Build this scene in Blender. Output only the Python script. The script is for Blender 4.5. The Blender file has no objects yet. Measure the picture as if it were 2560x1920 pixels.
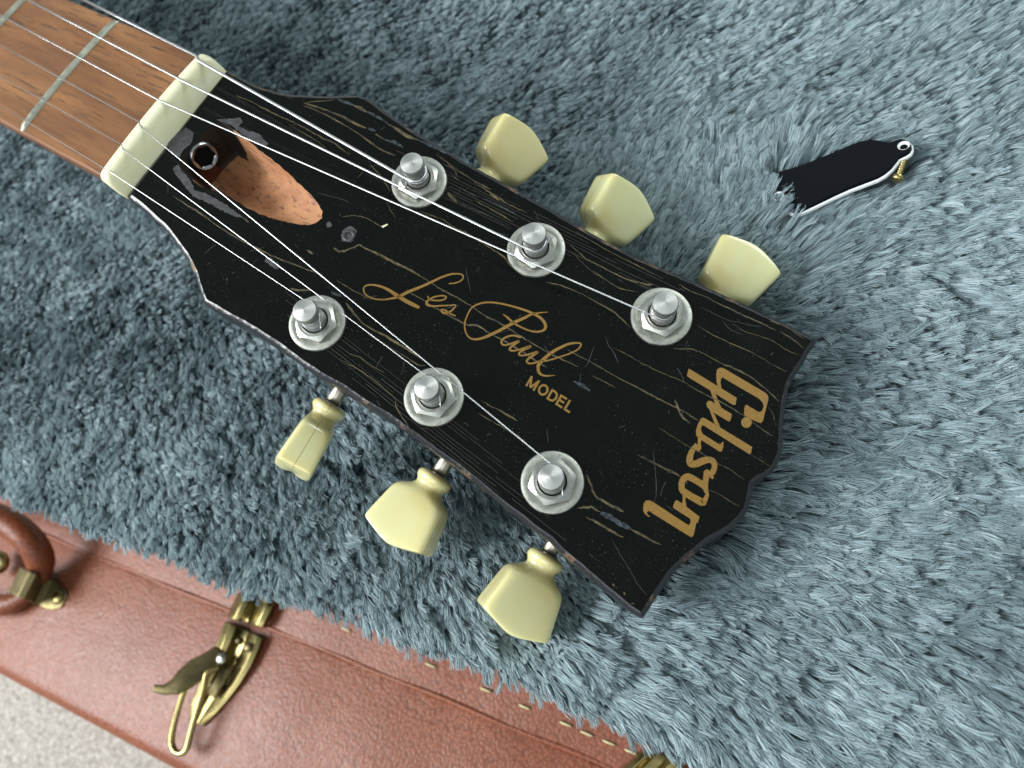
import bpy, bmesh, math, random
import numpy as np
from mathutils import Vector, Matrix

random.seed(7); rng = np.random.default_rng(11)
sc = bpy.context.scene
col = sc.collection
MM = 0.001                       # every length below is in millimetres

# ------------------------------------------------------------------ calibration of the place
# World: z up, z = 0 at the tips of the fur, x along the neck towards the headstock's tip, origin below the nut.
F_PX, CX, CY = 1923.5, 1280.0, 960.0
TILT = math.radians(16.0)        # headstock leans back from the neck
HO = 63.0                        # height of the headstock face at the nut
AX = np.array([0.77173564, 0.43118454, -0.46744411])
AY = np.array([0.55439329, -0.81626929, 0.16233462])
AZ = np.array([-0.3115641, -0.38442729, -0.86898992])
ROT = np.array([AX, AY, AZ])
CAM = np.array([199.10965208, -39.4979014, 191.07952559])
ST, CT = math.sin(TILT), math.cos(TILT)

def ray(p):
    return ROT @ np.array([(p[0] - CX) / F_PX, (p[1] - CY) / F_PX, 1.0])
def at(p, z):
    """traced point -> world point on the level z"""
    d = ray(p); return CAM + d * ((z - CAM[2]) / d[2])
HN = np.array([ST, 0, CT]); HT = np.array([CT, 0, -ST]); HOV = np.array([0, 0, HO])
def hs(p, z=0.0):
    """traced point -> headstock coordinates (x to the tip, y across, z out of the face)"""
    d = ray(p); s = ((HOV + HN * z - CAM) @ HN) / (d @ HN); q = CAM + d * s - HOV
    return np.array([q @ HT, q[1], q @ HN])
def zz(x0, y0, k):
    return lambda pts: [(x0 + x / k, y0 + y / k) for x, y in pts]
zA = zz(0, 0, 2.458); zB = zz(800, 150, 2.765); zC = zz(1150, 250, 2.458); zF = zz(600, 950, 2.458)
zG = zz(0, 1220, 2.37); zH = zz(1800, 250, 3.6867); zA2 = zz(800, 1450, 2.458); zC2 = zz(300, 1450, 3.6867)
zD2 = zz(1560, 880, 3.3175); zE2 = zz(880, 660, 3.568); zA3 = zz(400, 150, 3.0722); zB3 = zz(1000, 380, 3.0722)
zC3 = zz(1480, 640, 3.6867); zD3 = zz(640, 700, 3.6867); zE3 = zz(1100, 1000, 3.6867); zF3 = zz(1400, 1100, 3.3183)
zG3 = zz(300, 450, 3.6867)

# ------------------------------------------------------------------ camera
cd = bpy.data.cameras.new('camera'); cam = bpy.data.objects.new('camera', cd); col.objects.link(cam)
sc.camera = cam
cd.sensor_width = 36.0; cd.lens = 36.0 * F_PX / 2560.0
cd.clip_start = 0.005; cd.clip_end = 20.0
m = Matrix.Identity(4)
for i in range(3):
    m[i][0] = ROT[i][0]; m[i][1] = -ROT[i][1]; m[i][2] = -ROT[i][2]; m[i][3] = CAM[i] * MM
cam.matrix_world = m
cd.dof.use_dof = True; cd.dof.focus_distance = 0.192; cd.dof.aperture_fstop = 15.0
FWD = ROT @ np.array([0, 0, 1.0]); RIGHT = ROT @ np.array([1.0, 0, 0]); DOWN = ROT @ np.array([0, 1.0, 0])

# ------------------------------------------------------------------ world and lamps
w = bpy.data.worlds.new('World'); sc.world = w; w.use_nodes = True
bg = w.node_tree.nodes['Background']; bg.inputs[0].default_value = (0.84, 0.97, 1.0, 1); bg.inputs[1].default_value = 0.58

def level(v):
    v = np.array([v[0], v[1], 0.0]); return v / np.linalg.norm(v)
LEFT_H = level(-RIGHT); DOWN_H = level(DOWN)
AIM = np.array([70.0, -10.0, 20.0])
def area(name, direction, dist, size, power, color):
    l = bpy.data.lights.new(name, 'AREA'); l.shape = 'RECTANGLE'; l.size = size[0]; l.size_y = size[1]
    l.energy = power; l.color = color
    o = bpy.data.objects.new(name, l); col.objects.link(o)
    d = np.array(direction, float); d /= np.linalg.norm(d)
    p = AIM + d * dist; o.location = Vector(p * MM)
    o.rotation_euler = Vector(d).to_track_quat('Z', 'Y').to_euler()
    return o
area('window_light', LEFT_H * 1.0 + DOWN_H * 0.22 + np.array([0, 0, 0.82]), 1200, (0.62, 0.62), 28.0, (0.95, 0.98, 1.0))
area('second_window_light', DOWN_H * 1.0 + LEFT_H * 0.05 + np.array([0, 0, 0.85]), 1300, (0.9, 0.7), 5.0, (0.92, 0.98, 1.0))
area('room_light', -LEFT_H * 0.8 - DOWN_H * 0.62 + np.array([0, 0, 0.76]), 1400, (0.7, 0.7), 10.5, (0.93, 1.0, 1.0))

sc.view_settings.view_transform = 'Standard'; sc.view_settings.look = 'None'
sc.view_settings.gamma = 1.0; sc.view_settings.exposure = 0.0
sc.cycles.max_bounces = 6; sc.cycles.diffuse_bounces = 3; sc.cycles.glossy_bounces = 3
sc.cycles.transmission_bounces = 4; sc.cycles.caustics_reflective = False
sc.cycles.use_denoising = True
sc.cycles_curves.shape = 'RIBBONS'

# ------------------------------------------------------------------ mesh helpers
def link(name, me, material=None, parent=None, smooth=False, rot=None, loc=None):
    o = bpy.data.objects.new(name, me); col.objects.link(o)
    if material is not None:
        for mt in (material if isinstance(material, list) else [material]): me.materials.append(mt)
    if smooth and hasattr(me, 'polygons'):
        me.polygons.foreach_set('use_smooth', [True] * len(me.polygons))
    if parent is not None: o.parent = parent
    if rot is not None: o.rotation_euler = rot
    if loc is not None: o.location = [c * MM for c in loc]
    return o
def mesh(name, verts, faces):
    me = bpy.data.meshes.new(name)
    me.from_pydata([tuple(float(c) * MM for c in v) for v in verts], [], [tuple(f) for f in faces]); me.update()
    return me
def recalc(me):
    b = bmesh.new(); b.from_mesh(me); bmesh.ops.recalc_face_normals(b, faces=b.faces); b.to_mesh(me); b.free(); return me
def autosmooth(o, deg=35):
    me = o.data; me.polygons.foreach_set('use_smooth', [True] * len(me.polygons))
    b = bmesh.new(); b.from_mesh(me)
    for e in b.edges:
        if len(e.link_faces) == 2 and e.calc_face_angle(0) > math.radians(deg): e.smooth = False
    b.to_mesh(me); b.free(); return o
def lathe(prof, seg=48, center=(0, 0, 0)):
    """prof: (r, z) from bottom to top"""
    v, f = [], []
    for r, z in prof:
        for k in range(seg):
            a = 2 * math.pi * k / seg; v.append((center[0] + r * math.cos(a), center[1] + r * math.sin(a), center[2] + z))
    for i in range(len(prof) - 1):
        for k in range(seg):
            a, b = i * seg + k, i * seg + (k + 1) % seg; f.append((a, b, b + seg, a + seg))
    f.append(tuple(range(seg))[::-1]); f.append(tuple(range((len(prof) - 1) * seg, len(prof) * seg)))
    return v, f
def spline(pts, n=8, closed=False):
    P = [np.array(p, float) for p in pts]; out = []
    N = len(P); rngi = range(N if closed else N - 1)
    for i in rngi:
        p0 = P[(i - 1) % N] if closed or i > 0 else 2 * P[0] - P[1]
        p1 = P[i]; p2 = P[(i + 1) % N]
        p3 = P[(i + 2) % N] if closed or i + 2 < N else 2 * P[-1] - P[-2]
        for k in range(n):
            t = k / n
            out.append(0.5 * ((2 * p1) + (p2 - p0) * t + (2 * p0 - 5 * p1 + 4 * p2 - p3) * t * t + (3 * p1 - p0 - 3 * p2 + p3) * t ** 3))
    if not closed: out.append(P[-1])
    return out
def tube(path, rad, seg=12, uv=False, name='tube', flat=1.0):
    P = [np.array(p, float) for p in path]; n = len(P)
    R = rad if hasattr(rad, '__len__') else [rad] * n
    v, f = [], []; T = []
    for i in range(n):
        d = P[min(i + 1, n - 1)] - P[max(i - 1, 0)]; T.append(d / np.linalg.norm(d))
    up = np.array([0, 0, 1.0]) if abs(T[0][2]) < 0.9 else np.array([1.0, 0, 0])
    nrm = np.cross(T[0], up); nrm /= np.linalg.norm(nrm); L = [0.0]
    for i in range(n):
        nrm = nrm - (nrm @ T[i]) * T[i]; nrm /= np.linalg.norm(nrm); bn = np.cross(T[i], nrm)
        for k in range(seg):
            a = 2 * math.pi * k / seg; v.append(P[i] + R[i] * (math.cos(a) * nrm + flat * math.sin(a) * bn))
        if i: L.append(L[-1] + np.linalg.norm(P[i] - P[i - 1]))
    for i in range(n - 1):
        for k in range(seg):
            a, b = i * seg + k, i * seg + (k + 1) % seg; f.append((a, b, b + seg, a + seg))
    f.append(tuple(range(seg))[::-1]); f.append(tuple(range((n - 1) * seg, n * seg)))
    me = mesh(name, v, f)
    if uv:
        u = me.uv_layers.new(name='UVMap')
        for poly in me.polygons:
            for li in poly.loop_indices:
                vi = me.loops[li].vertex_index; u.data[li].uv = (L[vi // seg], (vi % seg) / seg)
    return me
def prism(poly, z0, z1, bevel=0.0, name='prism'):
    """2-D outline pulled up from z0 to z1"""
    n = len(poly); rings = [(poly, z0)]
    if bevel > 0: rings += [(poly, z1 - bevel), (inset(poly, bevel * 0.35), z1 - bevel * 0.35), (inset(poly, bevel), z1)]
    else: rings += [(poly, z1)]
    v = [(p[0], p[1], z) for r, z in rings for p in r]; f = []
    for i in range(len(rings) - 1):
        for k in range(n):
            a, b = i * n + k, i * n + (k + 1) % n; f.append((a, b, b + n, a + n))
    f.append(tuple(range(n))[::-1]); f.append(tuple(range((len(rings) - 1) * n, len(rings) * n)))
    return recalc(mesh(name, v, f))
def signed_area(p):
    return 0.5 * sum(p[i][0] * p[(i + 1) % len(p)][1] - p[(i + 1) % len(p)][0] * p[i][1] for i in range(len(p)))
def inset(poly, d):
    P = [np.array(p[:2], float) for p in poly]; n = len(P); s = 1 if signed_area(P) > 0 else -1; out = []
    for i in range(n):
        a, b, c = P[i - 1], P[i], P[(i + 1) % n]
        e1 = (b - a) / max(np.linalg.norm(b - a), 1e-6); e2 = (c - b) / max(np.linalg.norm(c - b), 1e-6)
        n1 = s * np.array([-e1[1], e1[0]]); n2 = s * np.array([-e2[1], e2[0]]); q = n1 + n2; l = np.linalg.norm(q)
        if l < 1e-6: out.append(b); continue
        q /= l; out.append(b + q * d / max(q @ n1, 0.55))
    return out
def resample(poly, step, closed=True):
    P = [np.array(p[:2], float) for p in poly]; out = []
    for i in range(len(P) if closed else len(P) - 1):
        a, b = P[i], P[(i + 1) % len(P)]; m_ = max(1, int(np.linalg.norm(b - a) / step))
        for k in range(m_): out.append(a + (b - a) * k / m_)
    if not closed: out.append(P[-1])
    return out
class Flat:
    """thin paint or lacquer pieces lying on the headstock face"""
    def __init__(s, z=0.03): s.v, s.f, s.z = [], [], z
    def stroke(s, pts, widths, ends=True, jit=0.0):
        P = [np.array(p, float)[:2] for p in pts]; n = len(P); b = len(s.v); s.z += 0.0006
        for i in range(n):
            d = P[min(i + 1, n - 1)] - P[max(i - 1, 0)]; d /= max(np.linalg.norm(d), 1e-9); q = np.array([-d[1], d[0]])
            wd = widths[i] if hasattr(widths, '__len__') else widths
            wl = wd * (1 + random.uniform(-jit, jit)); wr = wd * (1 + random.uniform(-jit, jit))
            s.v += [(*(P[i] + q * wl / 2), s.z), (*(P[i] - q * wr / 2), s.z)]
        for i in range(n - 1): s.f.append((b + 2 * i, b + 2 * i + 1, b + 2 * i + 3, b + 2 * i + 2))
        if ends:
            for p, wd in ((P[0], widths[0] if hasattr(widths, '__len__') else widths), (P[-1], widths[-1] if hasattr(widths, '__len__') else widths)):
                s.poly([p + 0.5 * wd * np.array([math.cos(a), math.sin(a)]) for a in np.linspace(0, 2 * math.pi, 12, endpoint=False)])
    def poly(s, pts):
        s.z += 0.0006; b = len(s.v); s.v += [(p[0], p[1], s.z) for p in pts]; s.f.append(tuple(range(b, b + len(pts))))
    def build(s, name, material, parent):
        me = mesh(name, s.v, s.f); b = bmesh.new(); b.from_mesh(me)
        for fc in b.faces: fc.normal_update()
        for fc in b.faces:
            if fc.normal.z < 0: fc.normal_flip()
        bmesh.ops.triangulate(b, faces=[fc for fc in b.faces if len(fc.verts) > 4]); b.to_mesh(me); b.free()
        return link(name, me, material, parent)
def empty(name, loc):
    o = bpy.data.objects.new(name, None); col.objects.link(o); o.location = [c * MM for c in loc]; o.empty_display_size = 0.01; return o
def tag(o, label, cat=None, group=None, kind=None):
    if label: o['label'] = label
    if cat: o['category'] = cat
    if group: o['group'] = group
    if kind: o['kind'] = kind
    return o
def noise2(x, y, cell, seed, octaves=1):
    out = np.zeros_like(x); amp = 1.0
    for oc in range(octaves):
        g = np.random.default_rng(seed + oc * 101).uniform(-1, 1, (97, 89)); u, v = x / cell, y / cell
        i, j = np.floor(u).astype(int), np.floor(v).astype(int); fu, fv = u - i, v - j
        fu = fu * fu * (3 - 2 * fu); fv = fv * fv * (3 - 2 * fv); G = lambda a, b: g[a % 97, b % 89]
        out += amp * ((G(i, j) * (1 - fu) + G(i + 1, j) * fu) * (1 - fv) + (G(i, j + 1) * (1 - fu) + G(i + 1, j + 1) * fu) * fv)
        cell = cell / 2.1; amp *= 0.5
    return out

# ------------------------------------------------------------------ materials
class Mat:
    def __init__(s, name, base=(0.5, 0.5, 0.5), rough=0.5, metal=0.0, **kw):
        s.m = bpy.data.materials.new(name); s.m.use_nodes = True; s.t = s.m.node_tree; s.b = s.t.nodes['Principled BSDF']
        s.b.inputs['Base Color'].default_value = (*base, 1); s.b.inputs['Roughness'].default_value = rough
        s.b.inputs['Metallic'].default_value = metal
        for k, v in kw.items(): s.b.inputs[k.replace('_', ' ')].default_value = v
        s._c = None
    def n(s, typ, **kw):
        nd = s.t.nodes.new(typ)
        for k, v in kw.items():
            if k.startswith('i_'):
                key = k[2:].replace('_', ' '); nd.inputs[key if key in nd.inputs else int(key)].default_value = v
            else: setattr(nd, k, v)
        return nd
    def l(s, a, b): s.t.links.new(a, b)
    def co(s, scale=(1, 1, 1), rot=(0, 0, 0), uv=False):
        tc = s.n('ShaderNodeTexCoord'); mp = s.n('ShaderNodeMapping'); mp.inputs['Scale'].default_value = scale
        mp.inputs['Rotation'].default_value = rot; s.l(tc.outputs['UV' if uv else 'Object'], mp.inputs['Vector']); return mp.outputs['Vector']
    def noise(s, vec, scale, detail=4, rough=0.55):
        nd = s.n('ShaderNodeTexNoise', i_Scale=scale, i_Detail=detail, i_Roughness=rough); s.l(vec, nd.inputs['Vector']); return nd.outputs[0]
    def ramp(s, fac, stops):
        nd = s.n('ShaderNodeValToRGB'); e = nd.color_ramp.elements
        while len(e) < len(stops): e.new(0.5)
        for q, (p, c) in zip(e, stops): q.position = p; q.color = (*c, 1) if hasattr(c, '__len__') else (c, c, c, 1)
        s.l(fac, nd.inputs[0]); return nd.outputs[0]
    def mix(s, fac, a, b, mode='MIX'):
        nd = s.n('ShaderNodeMix', data_type='RGBA', blend_type=mode)
        for v, sock in ((fac, nd.inputs[0]), (a, nd.inputs[6]), (b, nd.inputs[7])):
            if hasattr(v, 'is_linked'): s.l(v, sock)
            elif hasattr(v, '__len__'): sock.default_value = (*v, 1)
            else: sock.default_value = v
        return nd.outputs[2]
    def color(s, sock): s.l(sock, s.b.inputs['Base Color']); return s
    def rough(s, sock): s.l(sock, s.b.inputs['Roughness']); return s
    def bump(s, h, strength=0.3, dist=0.0005):
        nd = s.n('ShaderNodeBump', i_Strength=strength, i_Distance=dist); s.l(h, nd.inputs['Height'])
        if s.b.inputs['Normal'].is_linked: s.l(s.b.inputs['Normal'].links[0].from_socket, nd.inputs['Normal'])
        s.l(nd.outputs[0], s.b.inputs['Normal']); return s

def lacquer():
    M = Mat('black_lacquer', (0.003, 0.0035, 0.003), 0.2, Specular_IOR_Level=0.16); c = M.co()
    dust = M.ramp(M.noise(c, 2300, 2, 0.6), [(0.665, 0.0), (0.71, 1.0)])
    patch = M.ramp(M.noise(c, 70, 4), [(0.42, 0.05), (0.62, 1.0)])
    dm = M.mix(1.0, dust, patch, 'MULTIPLY')
    smudge = M.ramp(M.noise(c, 120, 6, 0.7), [(0.5, 0.0), (0.8, 0.5)])
    c1 = M.mix(smudge, (0.0012, 0.0018, 0.0013), (0.0045, 0.0055, 0.004))
    M.color(M.mix(dm, c1, (0.065, 0.07, 0.062)))
    M.rough(M.ramp(M.noise(c, 160, 5), [(0.35, 0.12), (0.7, 0.26)]))
    sc_ = M.co(scale=(0.25, 3.0, 1)); M.bump(M.noise(sc_, 300, 4), 0.10, 0.0003); M.bump(M.noise(c, 60, 3), 0.10, 0.0012)
    return M.m
def rim():
    M = Mat('worn_edge_lacquer', (0.01, 0.01, 0.01), 0.25); c = M.co()
    wear = M.ramp(M.noise(c, 130, 6, 0.65), [(0.575, 0.0), (0.655, 1.0)])
    wood = M.ramp(M.noise(c, 900, 4), [(0.3, (0.05, 0.022, 0.010)), (0.7, (0.17, 0.10, 0.05))])
    M.color(M.mix(wear, (0.010, 0.010, 0.012), wood)); M.rough(M.ramp(wear, [(0, 0.24), (1, 0.6)]))
    M.bump(M.noise(c, 260, 5), 0.5, 0.0006); return M.m
def metal(name, tone, rough, spot=(0.25, 0.2, 0.14), amt=0.55, scale=900, rings=False):
    M = Mat(name, tone, rough, 1.0); c = M.co()
    gr = M.ramp(M.noise(c, scale, 5, 0.7), [(amt, 0.0), (amt + 0.2, 0.75)])
    base = M.mix(M.ramp(M.noise(c, scale * 0.12, 3), [(0.35, 0.0), (0.75, 0.5)]), tone, tuple(q * 0.72 for q in tone))
    M.color(M.mix(gr, base, spot)); M.rough(M.ramp(M.noise(c, scale * 0.3, 4), [(0.3, rough * 0.8), (0.75, min(1, rough * 1.7))]))
    M.bump(M.noise(c, scale * 0.6, 3), 0.12, 0.0002); return M
def nickel_rings():
    M = metal('turned_nickel', (0.44, 0.44, 0.42), 0.40, (0.3, 0.28, 0.25), 0.68)
    tc = M.n('ShaderNodeTexCoord'); wv = M.n('ShaderNodeTexWave', wave_type='RINGS', rings_direction='Z', i_Scale=2600.0, i_Distortion=0.6)
    wv.inputs['Detail'].default_value = 1.0
    M.l(tc.outputs['Object'], wv.inputs['Vector']); M.bump(wv.outputs[1], 0.22, 0.0002); return M.m
def cream():
    M = Mat('cream_plastic', (0.62, 0.58, 0.30), 0.22); c = M.co()
    cc_ = M.ramp(M.noise(c, 75, 2), [(0.3, (0.55, 0.47, 0.20)), (0.5, (0.58, 0.555, 0.29)), (0.7, (0.58, 0.59, 0.34))])
    oi = M.n('ShaderNodeObjectInfo'); cc_ = M.mix(M.ramp(oi.outputs['Random'], [(0.0, 0.0), (1.0, 0.38)]), cc_, (0.56, 0.43, 0.16))
    sx = M.n('ShaderNodeSeparateXYZ'); M.l(c, sx.inputs[0])
    def absless(sock, lim, op):
        a_ = M.n('ShaderNodeMath', operation='ABSOLUTE'); M.l(sock, a_.inputs[0]); b_ = M.n('ShaderNodeMath', operation=op); M.l(a_.outputs[0], b_.inputs[0]); b_.inputs[1].default_value = lim; return b_.outputs[0]
    seam = M.n('ShaderNodeMath', operation='MULTIPLY'); M.l(absless(sx.outputs[2], 0.00009, 'LESS_THAN'), seam.inputs[0]); M.l(absless(sx.outputs[1], 0.0045, 'GREATER_THAN'), seam.inputs[1])
    M.color(M.mix(seam.outputs[0], cc_, (0.30, 0.20, 0.07)))
    M.b.inputs['Subsurface Weight'].default_value = 0.6; M.b.inputs['Subsurface Radius'].default_value = (1.0, 0.8, 0.35)
    M.b.inputs['Subsurface Scale'].default_value = 0.0035; M.b.inputs['Coat Weight'].default_value = 0.7; M.b.inputs['Coat Roughness'].default_value = 0.05
    M.bump(M.noise(c, 220, 3), 0.04, 0.0006); return M.m
def bone():
    M = Mat('bone_nut', (0.66, 0.66, 0.50), 0.3); c = M.co(scale=(1, 0.2, 1))
    M.color(M.ramp(M.noise(c, 260, 4), [(0.3, (0.60, 0.56, 0.33)), (0.7, (0.66, 0.65, 0.48))]))
    M.b.inputs['Subsurface Weight'].default_value = 0.2; M.b.inputs['Subsurface Radius'].default_value = (1, 0.8, 0.5); M.b.inputs['Subsurface Scale'].default_value = 0.0015
    M.bump(M.noise(c, 700, 3), 0.08, 0.0003); return M.m
def rosewood():
    M = Mat('rosewood', (0.2, 0.09, 0.04), 0.45, Specular_IOR_Level=0.25); c = M.co(scale=(0.13, 1, 1))
    g = M.ramp(M.noise(c, 130, 6, 0.6), [(0.3, (0.105, 0.042, 0.016)), (0.55, (0.185, 0.080, 0.030)), (0.75, (0.25, 0.118, 0.046))])
    c2 = M.co(scale=(0.07, 1, 1)); pore = M.ramp(M.noise(c2, 1000, 4, 0.65), [(0.54, 0.0), (0.64, 0.85)])
    zone = M.ramp(M.noise(c, 55, 3), [(0.38, 0.2), (0.6, 1.0)])
    M.color(M.mix(M.mix(1.0, pore, zone, 'MULTIPLY'), g, (0.026, 0.015, 0.010)))
    M.bump(pore, 0.25, 0.0002); return M.m
def mahogany():
    M = Mat('bare_mahogany', (0.5, 0.25, 0.13), 0.75); c = M.co(scale=(0.25, 1, 1), rot=(0, 0, 0.2))
    g = M.ramp(M.noise(c, 160, 5), [(0.3, (0.27, 0.11, 0.043)), (0.7, (0.45, 0.22, 0.103))])
    st = M.ramp(M.noise(c, 900, 4, 0.6), [(0.54, 0.0), (0.66, 0.85)])
    red = M.ramp(M.noise(M.co(), 190, 5, 0.7), [(0.60, 0.0), (0.70, 0.7)])
    wood = M.mix(red, M.mix(st, g, (0.10, 0.045, 0.03)), (0.30, 0.07, 0.035))
    M.color(wood); M.bump(M.noise(c, 500, 5), 0.4, 0.0005); return M.m
def leather(name, base, dark):
    M = Mat(name, base, 0.42, Specular_IOR_Level=0.32); c = M.co()
    v = M.n('ShaderNodeTexVoronoi', feature='SMOOTH_F1', i_Scale=800.0); v.inputs['Smoothness'].default_value = 0.4
    wv = M.n('ShaderNodeTexNoise', i_Scale=260.0, i_Detail=3.0); M.l(c, wv.inputs['Vector'])
    add = M.n('ShaderNodeMix', data_type='VECTOR', factor_mode='UNIFORM'); add.inputs[0].default_value = 0.0022
    M.l(c, add.inputs[4]); M.l(wv.outputs[1], add.inputs[5]); M.l(add.outputs[1], v.inputs['Vector'])
    M.color(M.mix(M.ramp(v.outputs[0], [(0.25, 0.0), (0.8, 1.0)]), M.mix(M.ramp(M.noise(c, 22, 4), [(0.3, 0.0), (0.7, 1.0)]), base, dark), tuple(q * 0.72 for q in dark)))
    M.rough(M.ramp(M.noise(c, 500, 4), [(0.3, 0.36), (0.7, 0.48)]))
    inv = M.n('ShaderNodeMath', operation='SUBTRACT'); inv.inputs[0].default_value = 1.0; M.l(v.outputs[0], inv.inputs[1])
    M.bump(inv.outputs[0], 0.36, 0.0004); M.bump(M.noise(c, 35, 3), 0.2, 0.003); return M.m
def gold():
    M = Mat('gold_lettering', (0.30, 0.165, 0.025), 0.5); c = M.co()
    M.color(M.ramp(M.noise(c, 2600, 3, 0.7), [(0.3, (0.115, 0.056, 0.005)), (0.75, (0.25, 0.138, 0.019))]))
    M.b.inputs['Metallic'].default_value = 0.1; return M.m
def crack():
    M = Mat('checked_lacquer_crack', (0.16, 0.12, 0.045), 0.5); c = M.co()
    M.color(M.ramp(M.noise(c, 420, 5, 0.7), [(0.38, (0.008, 0.006, 0.003)), (0.52, (0.062, 0.046, 0.015)), (0.72, (0.125, 0.096, 0.035))])); return M.m
def fur():
    M = Mat('blue_grey_fur', (0.2, 0.25, 0.28), 0.55)
    at_ = M.n('ShaderNodeAttribute', attribute_name='shade')
    M.color(M.ramp(at_.outputs['Fac'], [(0.0, (0.10, 0.14, 0.155)), (0.5, (0.212, 0.285, 0.308)), (1.0, (0.40, 0.495, 0.52))]))
    M.b.inputs['Specular IOR Level'].default_value = 0.45
    return M.m
def carpet_mat():
    M = Mat('beige_carpet', (0.5, 0.43, 0.36), 0.95); c = M.co()
    v = M.n('ShaderNodeTexVoronoi', i_Scale=330.0); M.l(c, v.inputs['Vector'])
    nz = M.noise(c, 300, 5, 0.75)
    M.color(M.ramp(nz, [(0.38, (0.38, 0.32, 0.27)), (0.5, (0.68, 0.61, 0.53)), (0.62, (0.92, 0.87, 0.79))]))
    M.bump(v.outputs[0], 1.0, 0.004); M.bump(nz, 1.0, 0.004); return M.m

LACQ, RIM, GOLD, CRACK, CREAM, BONE, ROSE, MAHO, FUR = lacquer(), rim(), gold(), crack(), cream(), bone(), rosewood(), mahogany(), fur()
NICK = metal('aged_nickel', (0.40, 0.405, 0.36), 0.44, (0.13, 0.115, 0.085), 0.53).m
NICKHEX = metal('polished_nickel', (0.46, 0.465, 0.42), 0.28, (0.13, 0.115, 0.09), 0.56).m
TURN = nickel_rings()
SHAFT = metal('steel_shaft', (0.42, 0.38, 0.31), 0.3, (0.14, 0.10, 0.07), 0.58).m
BRASS = metal('aged_brass', (0.34, 0.275, 0.115), 0.24, (0.16, 0.11, 0.05), 0.57, 500).m
BRASSDULL = metal('dull_brass', (0.20, 0.165, 0.08), 0.42, (0.12, 0.09, 0.05), 0.5, 420).m
FRETM = metal('nickel_fret_wire', (0.46, 0.46, 0.37), 0.38, (0.25, 0.2, 0.1), 0.62).m
STEEL = Mat('plain_steel_string', (0.5, 0.5, 0.5), 0.26, 1.0).m
def wound_mat():
    M = Mat('wound_string', (0.5, 0.5, 0.5), 0.28, 1.0); c = M.co(uv=True)
    wv = M.n('ShaderNodeTexWave', wave_type='BANDS', bands_direction='X', i_Scale=0.95); M.l(c, wv.inputs['Vector']); M.bump(wv.outputs[1], 0.22, 0.0002); return M.m
WOUND = wound_mat()
BLACKHOLE = Mat('shade_in_gap', (0.004, 0.004, 0.004), 0.8, Specular_IOR_Level=0.05).m  # near-black that paints in the shade down holes and gaps
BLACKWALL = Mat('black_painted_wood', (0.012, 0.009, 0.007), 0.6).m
DARKHOLE = Mat('dark_screw_hole', (0.03, 0.015, 0.008), 0.8).m
def chip_mat():
    M = Mat('bare_grey_fibre', (0.1, 0.1, 0.1), 0.5); c = M.co()
    M.color(M.ramp(M.noise(c, 500, 5, 0.7), [(0.3, (0.014, 0.014, 0.015)), (0.7, (0.062, 0.063, 0.065))])); return M.m
CHIPG = chip_mat()
def gloss_chip():
    M = Mat('chipped_lacquer', (0.02, 0.025, 0.03), 0.25); c = M.co(); M.color(M.ramp(M.noise(c, 900, 4), [(0.4, (0.008, 0.010, 0.012)), (0.75, (0.06, 0.075, 0.085))])); M.bump(M.noise(c, 500, 3), 0.6, 0.0004); return M.m
GCHIP = gloss_chip()
SCRATCH = Mat('fine_scratch', (0.036, 0.04, 0.04), 0.5).m
FINE = Mat('fine_grain_line', (0.020, 0.014, 0.008), 0.5).m
NECKM = Mat('neck_side', (0.10, 0.03, 0.016), 0.28, Coat_Weight=0.3).m
BLK = Mat('black_cover_plastic', (0.003, 0.0035, 0.005), 0.25, Specular_IOR_Level=0.12)
BLK.bump(BLK.noise(BLK.co(), 400, 4), 0.05, 0.0004); BLK = BLK.m
WHT = Mat('white_cover_ply', (0.78, 0.80, 0.80), 0.35).m
LEA = leather('brown_leather', (0.255, 0.079, 0.037), (0.19, 0.055, 0.025))
LEAH = leather('handle_leather', (0.22, 0.060, 0.018), (0.15, 0.036, 0.012))
YEL = Mat('pale_yellow_stitch', (0.50, 0.45, 0.24), 0.7).m
CARP = carpet_mat()
GUMMETAL = metal('dark_socket_steel', (0.34, 0.36, 0.38), 0.2, (0.1, 0.09, 0.08), 0.62).m
BACK = Mat('blanket_backing', (0.035, 0.045, 0.052), 0.9).m

# ------------------------------------------------------------------ carpet floor
cp = at((150, 1850), -330)
me = mesh('carpet_floor', [(cp[0] - 500, cp[1] - 500, -330), (cp[0] + 600, cp[1] - 500, -330), (cp[0] + 600, cp[1] + 600, -330), (cp[0] - 500, cp[1] + 600, -330)], [(0, 1, 2, 3)])
tag(link('carpet_floor', me, CARP), None, None, None, 'structure')

# ------------------------------------------------------------------ fur blanket
EDGE = [at(p, -4)[:2] for p in zG([(-500, -120), (0, 85), (330, 210), (560, 310), (900, 430), (1200, 560), (1420, 630), (1640, 690), (1896, 770)]) + zA2([(500, 420), (1000, 620), (1480, 840), (1900, 1030), (2212, 1140), (2900, 1440)])]
e0 = np.array(EDGE[0]); e1 = np.array(EDGE[-1]); EU = (e1 - e0) / np.linalg.norm(e1 - e0); EV = np.array([-EU[1], EU[0]])
if (np.array([70, 0]) - e0) @ EV < 0: EV = -EV           # EV points from the case to the fur
eu = np.array([(np.array(p) - e0) @ EU for p in EDGE]); ev = np.array([(np.array(p) - e0) @ EV for p in EDGE])
def edge_dist(x, y):
    """distance inside the blanket's front hem"""
    u = (x - e0[0]) * EU[0] + (y - e0[1]) * EU[1]; v = (x - e0[0]) * EV[0] + (y - e0[1]) * EV[1]
    return v - np.interp(u, eu, ev)
PILE = 7.0
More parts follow.
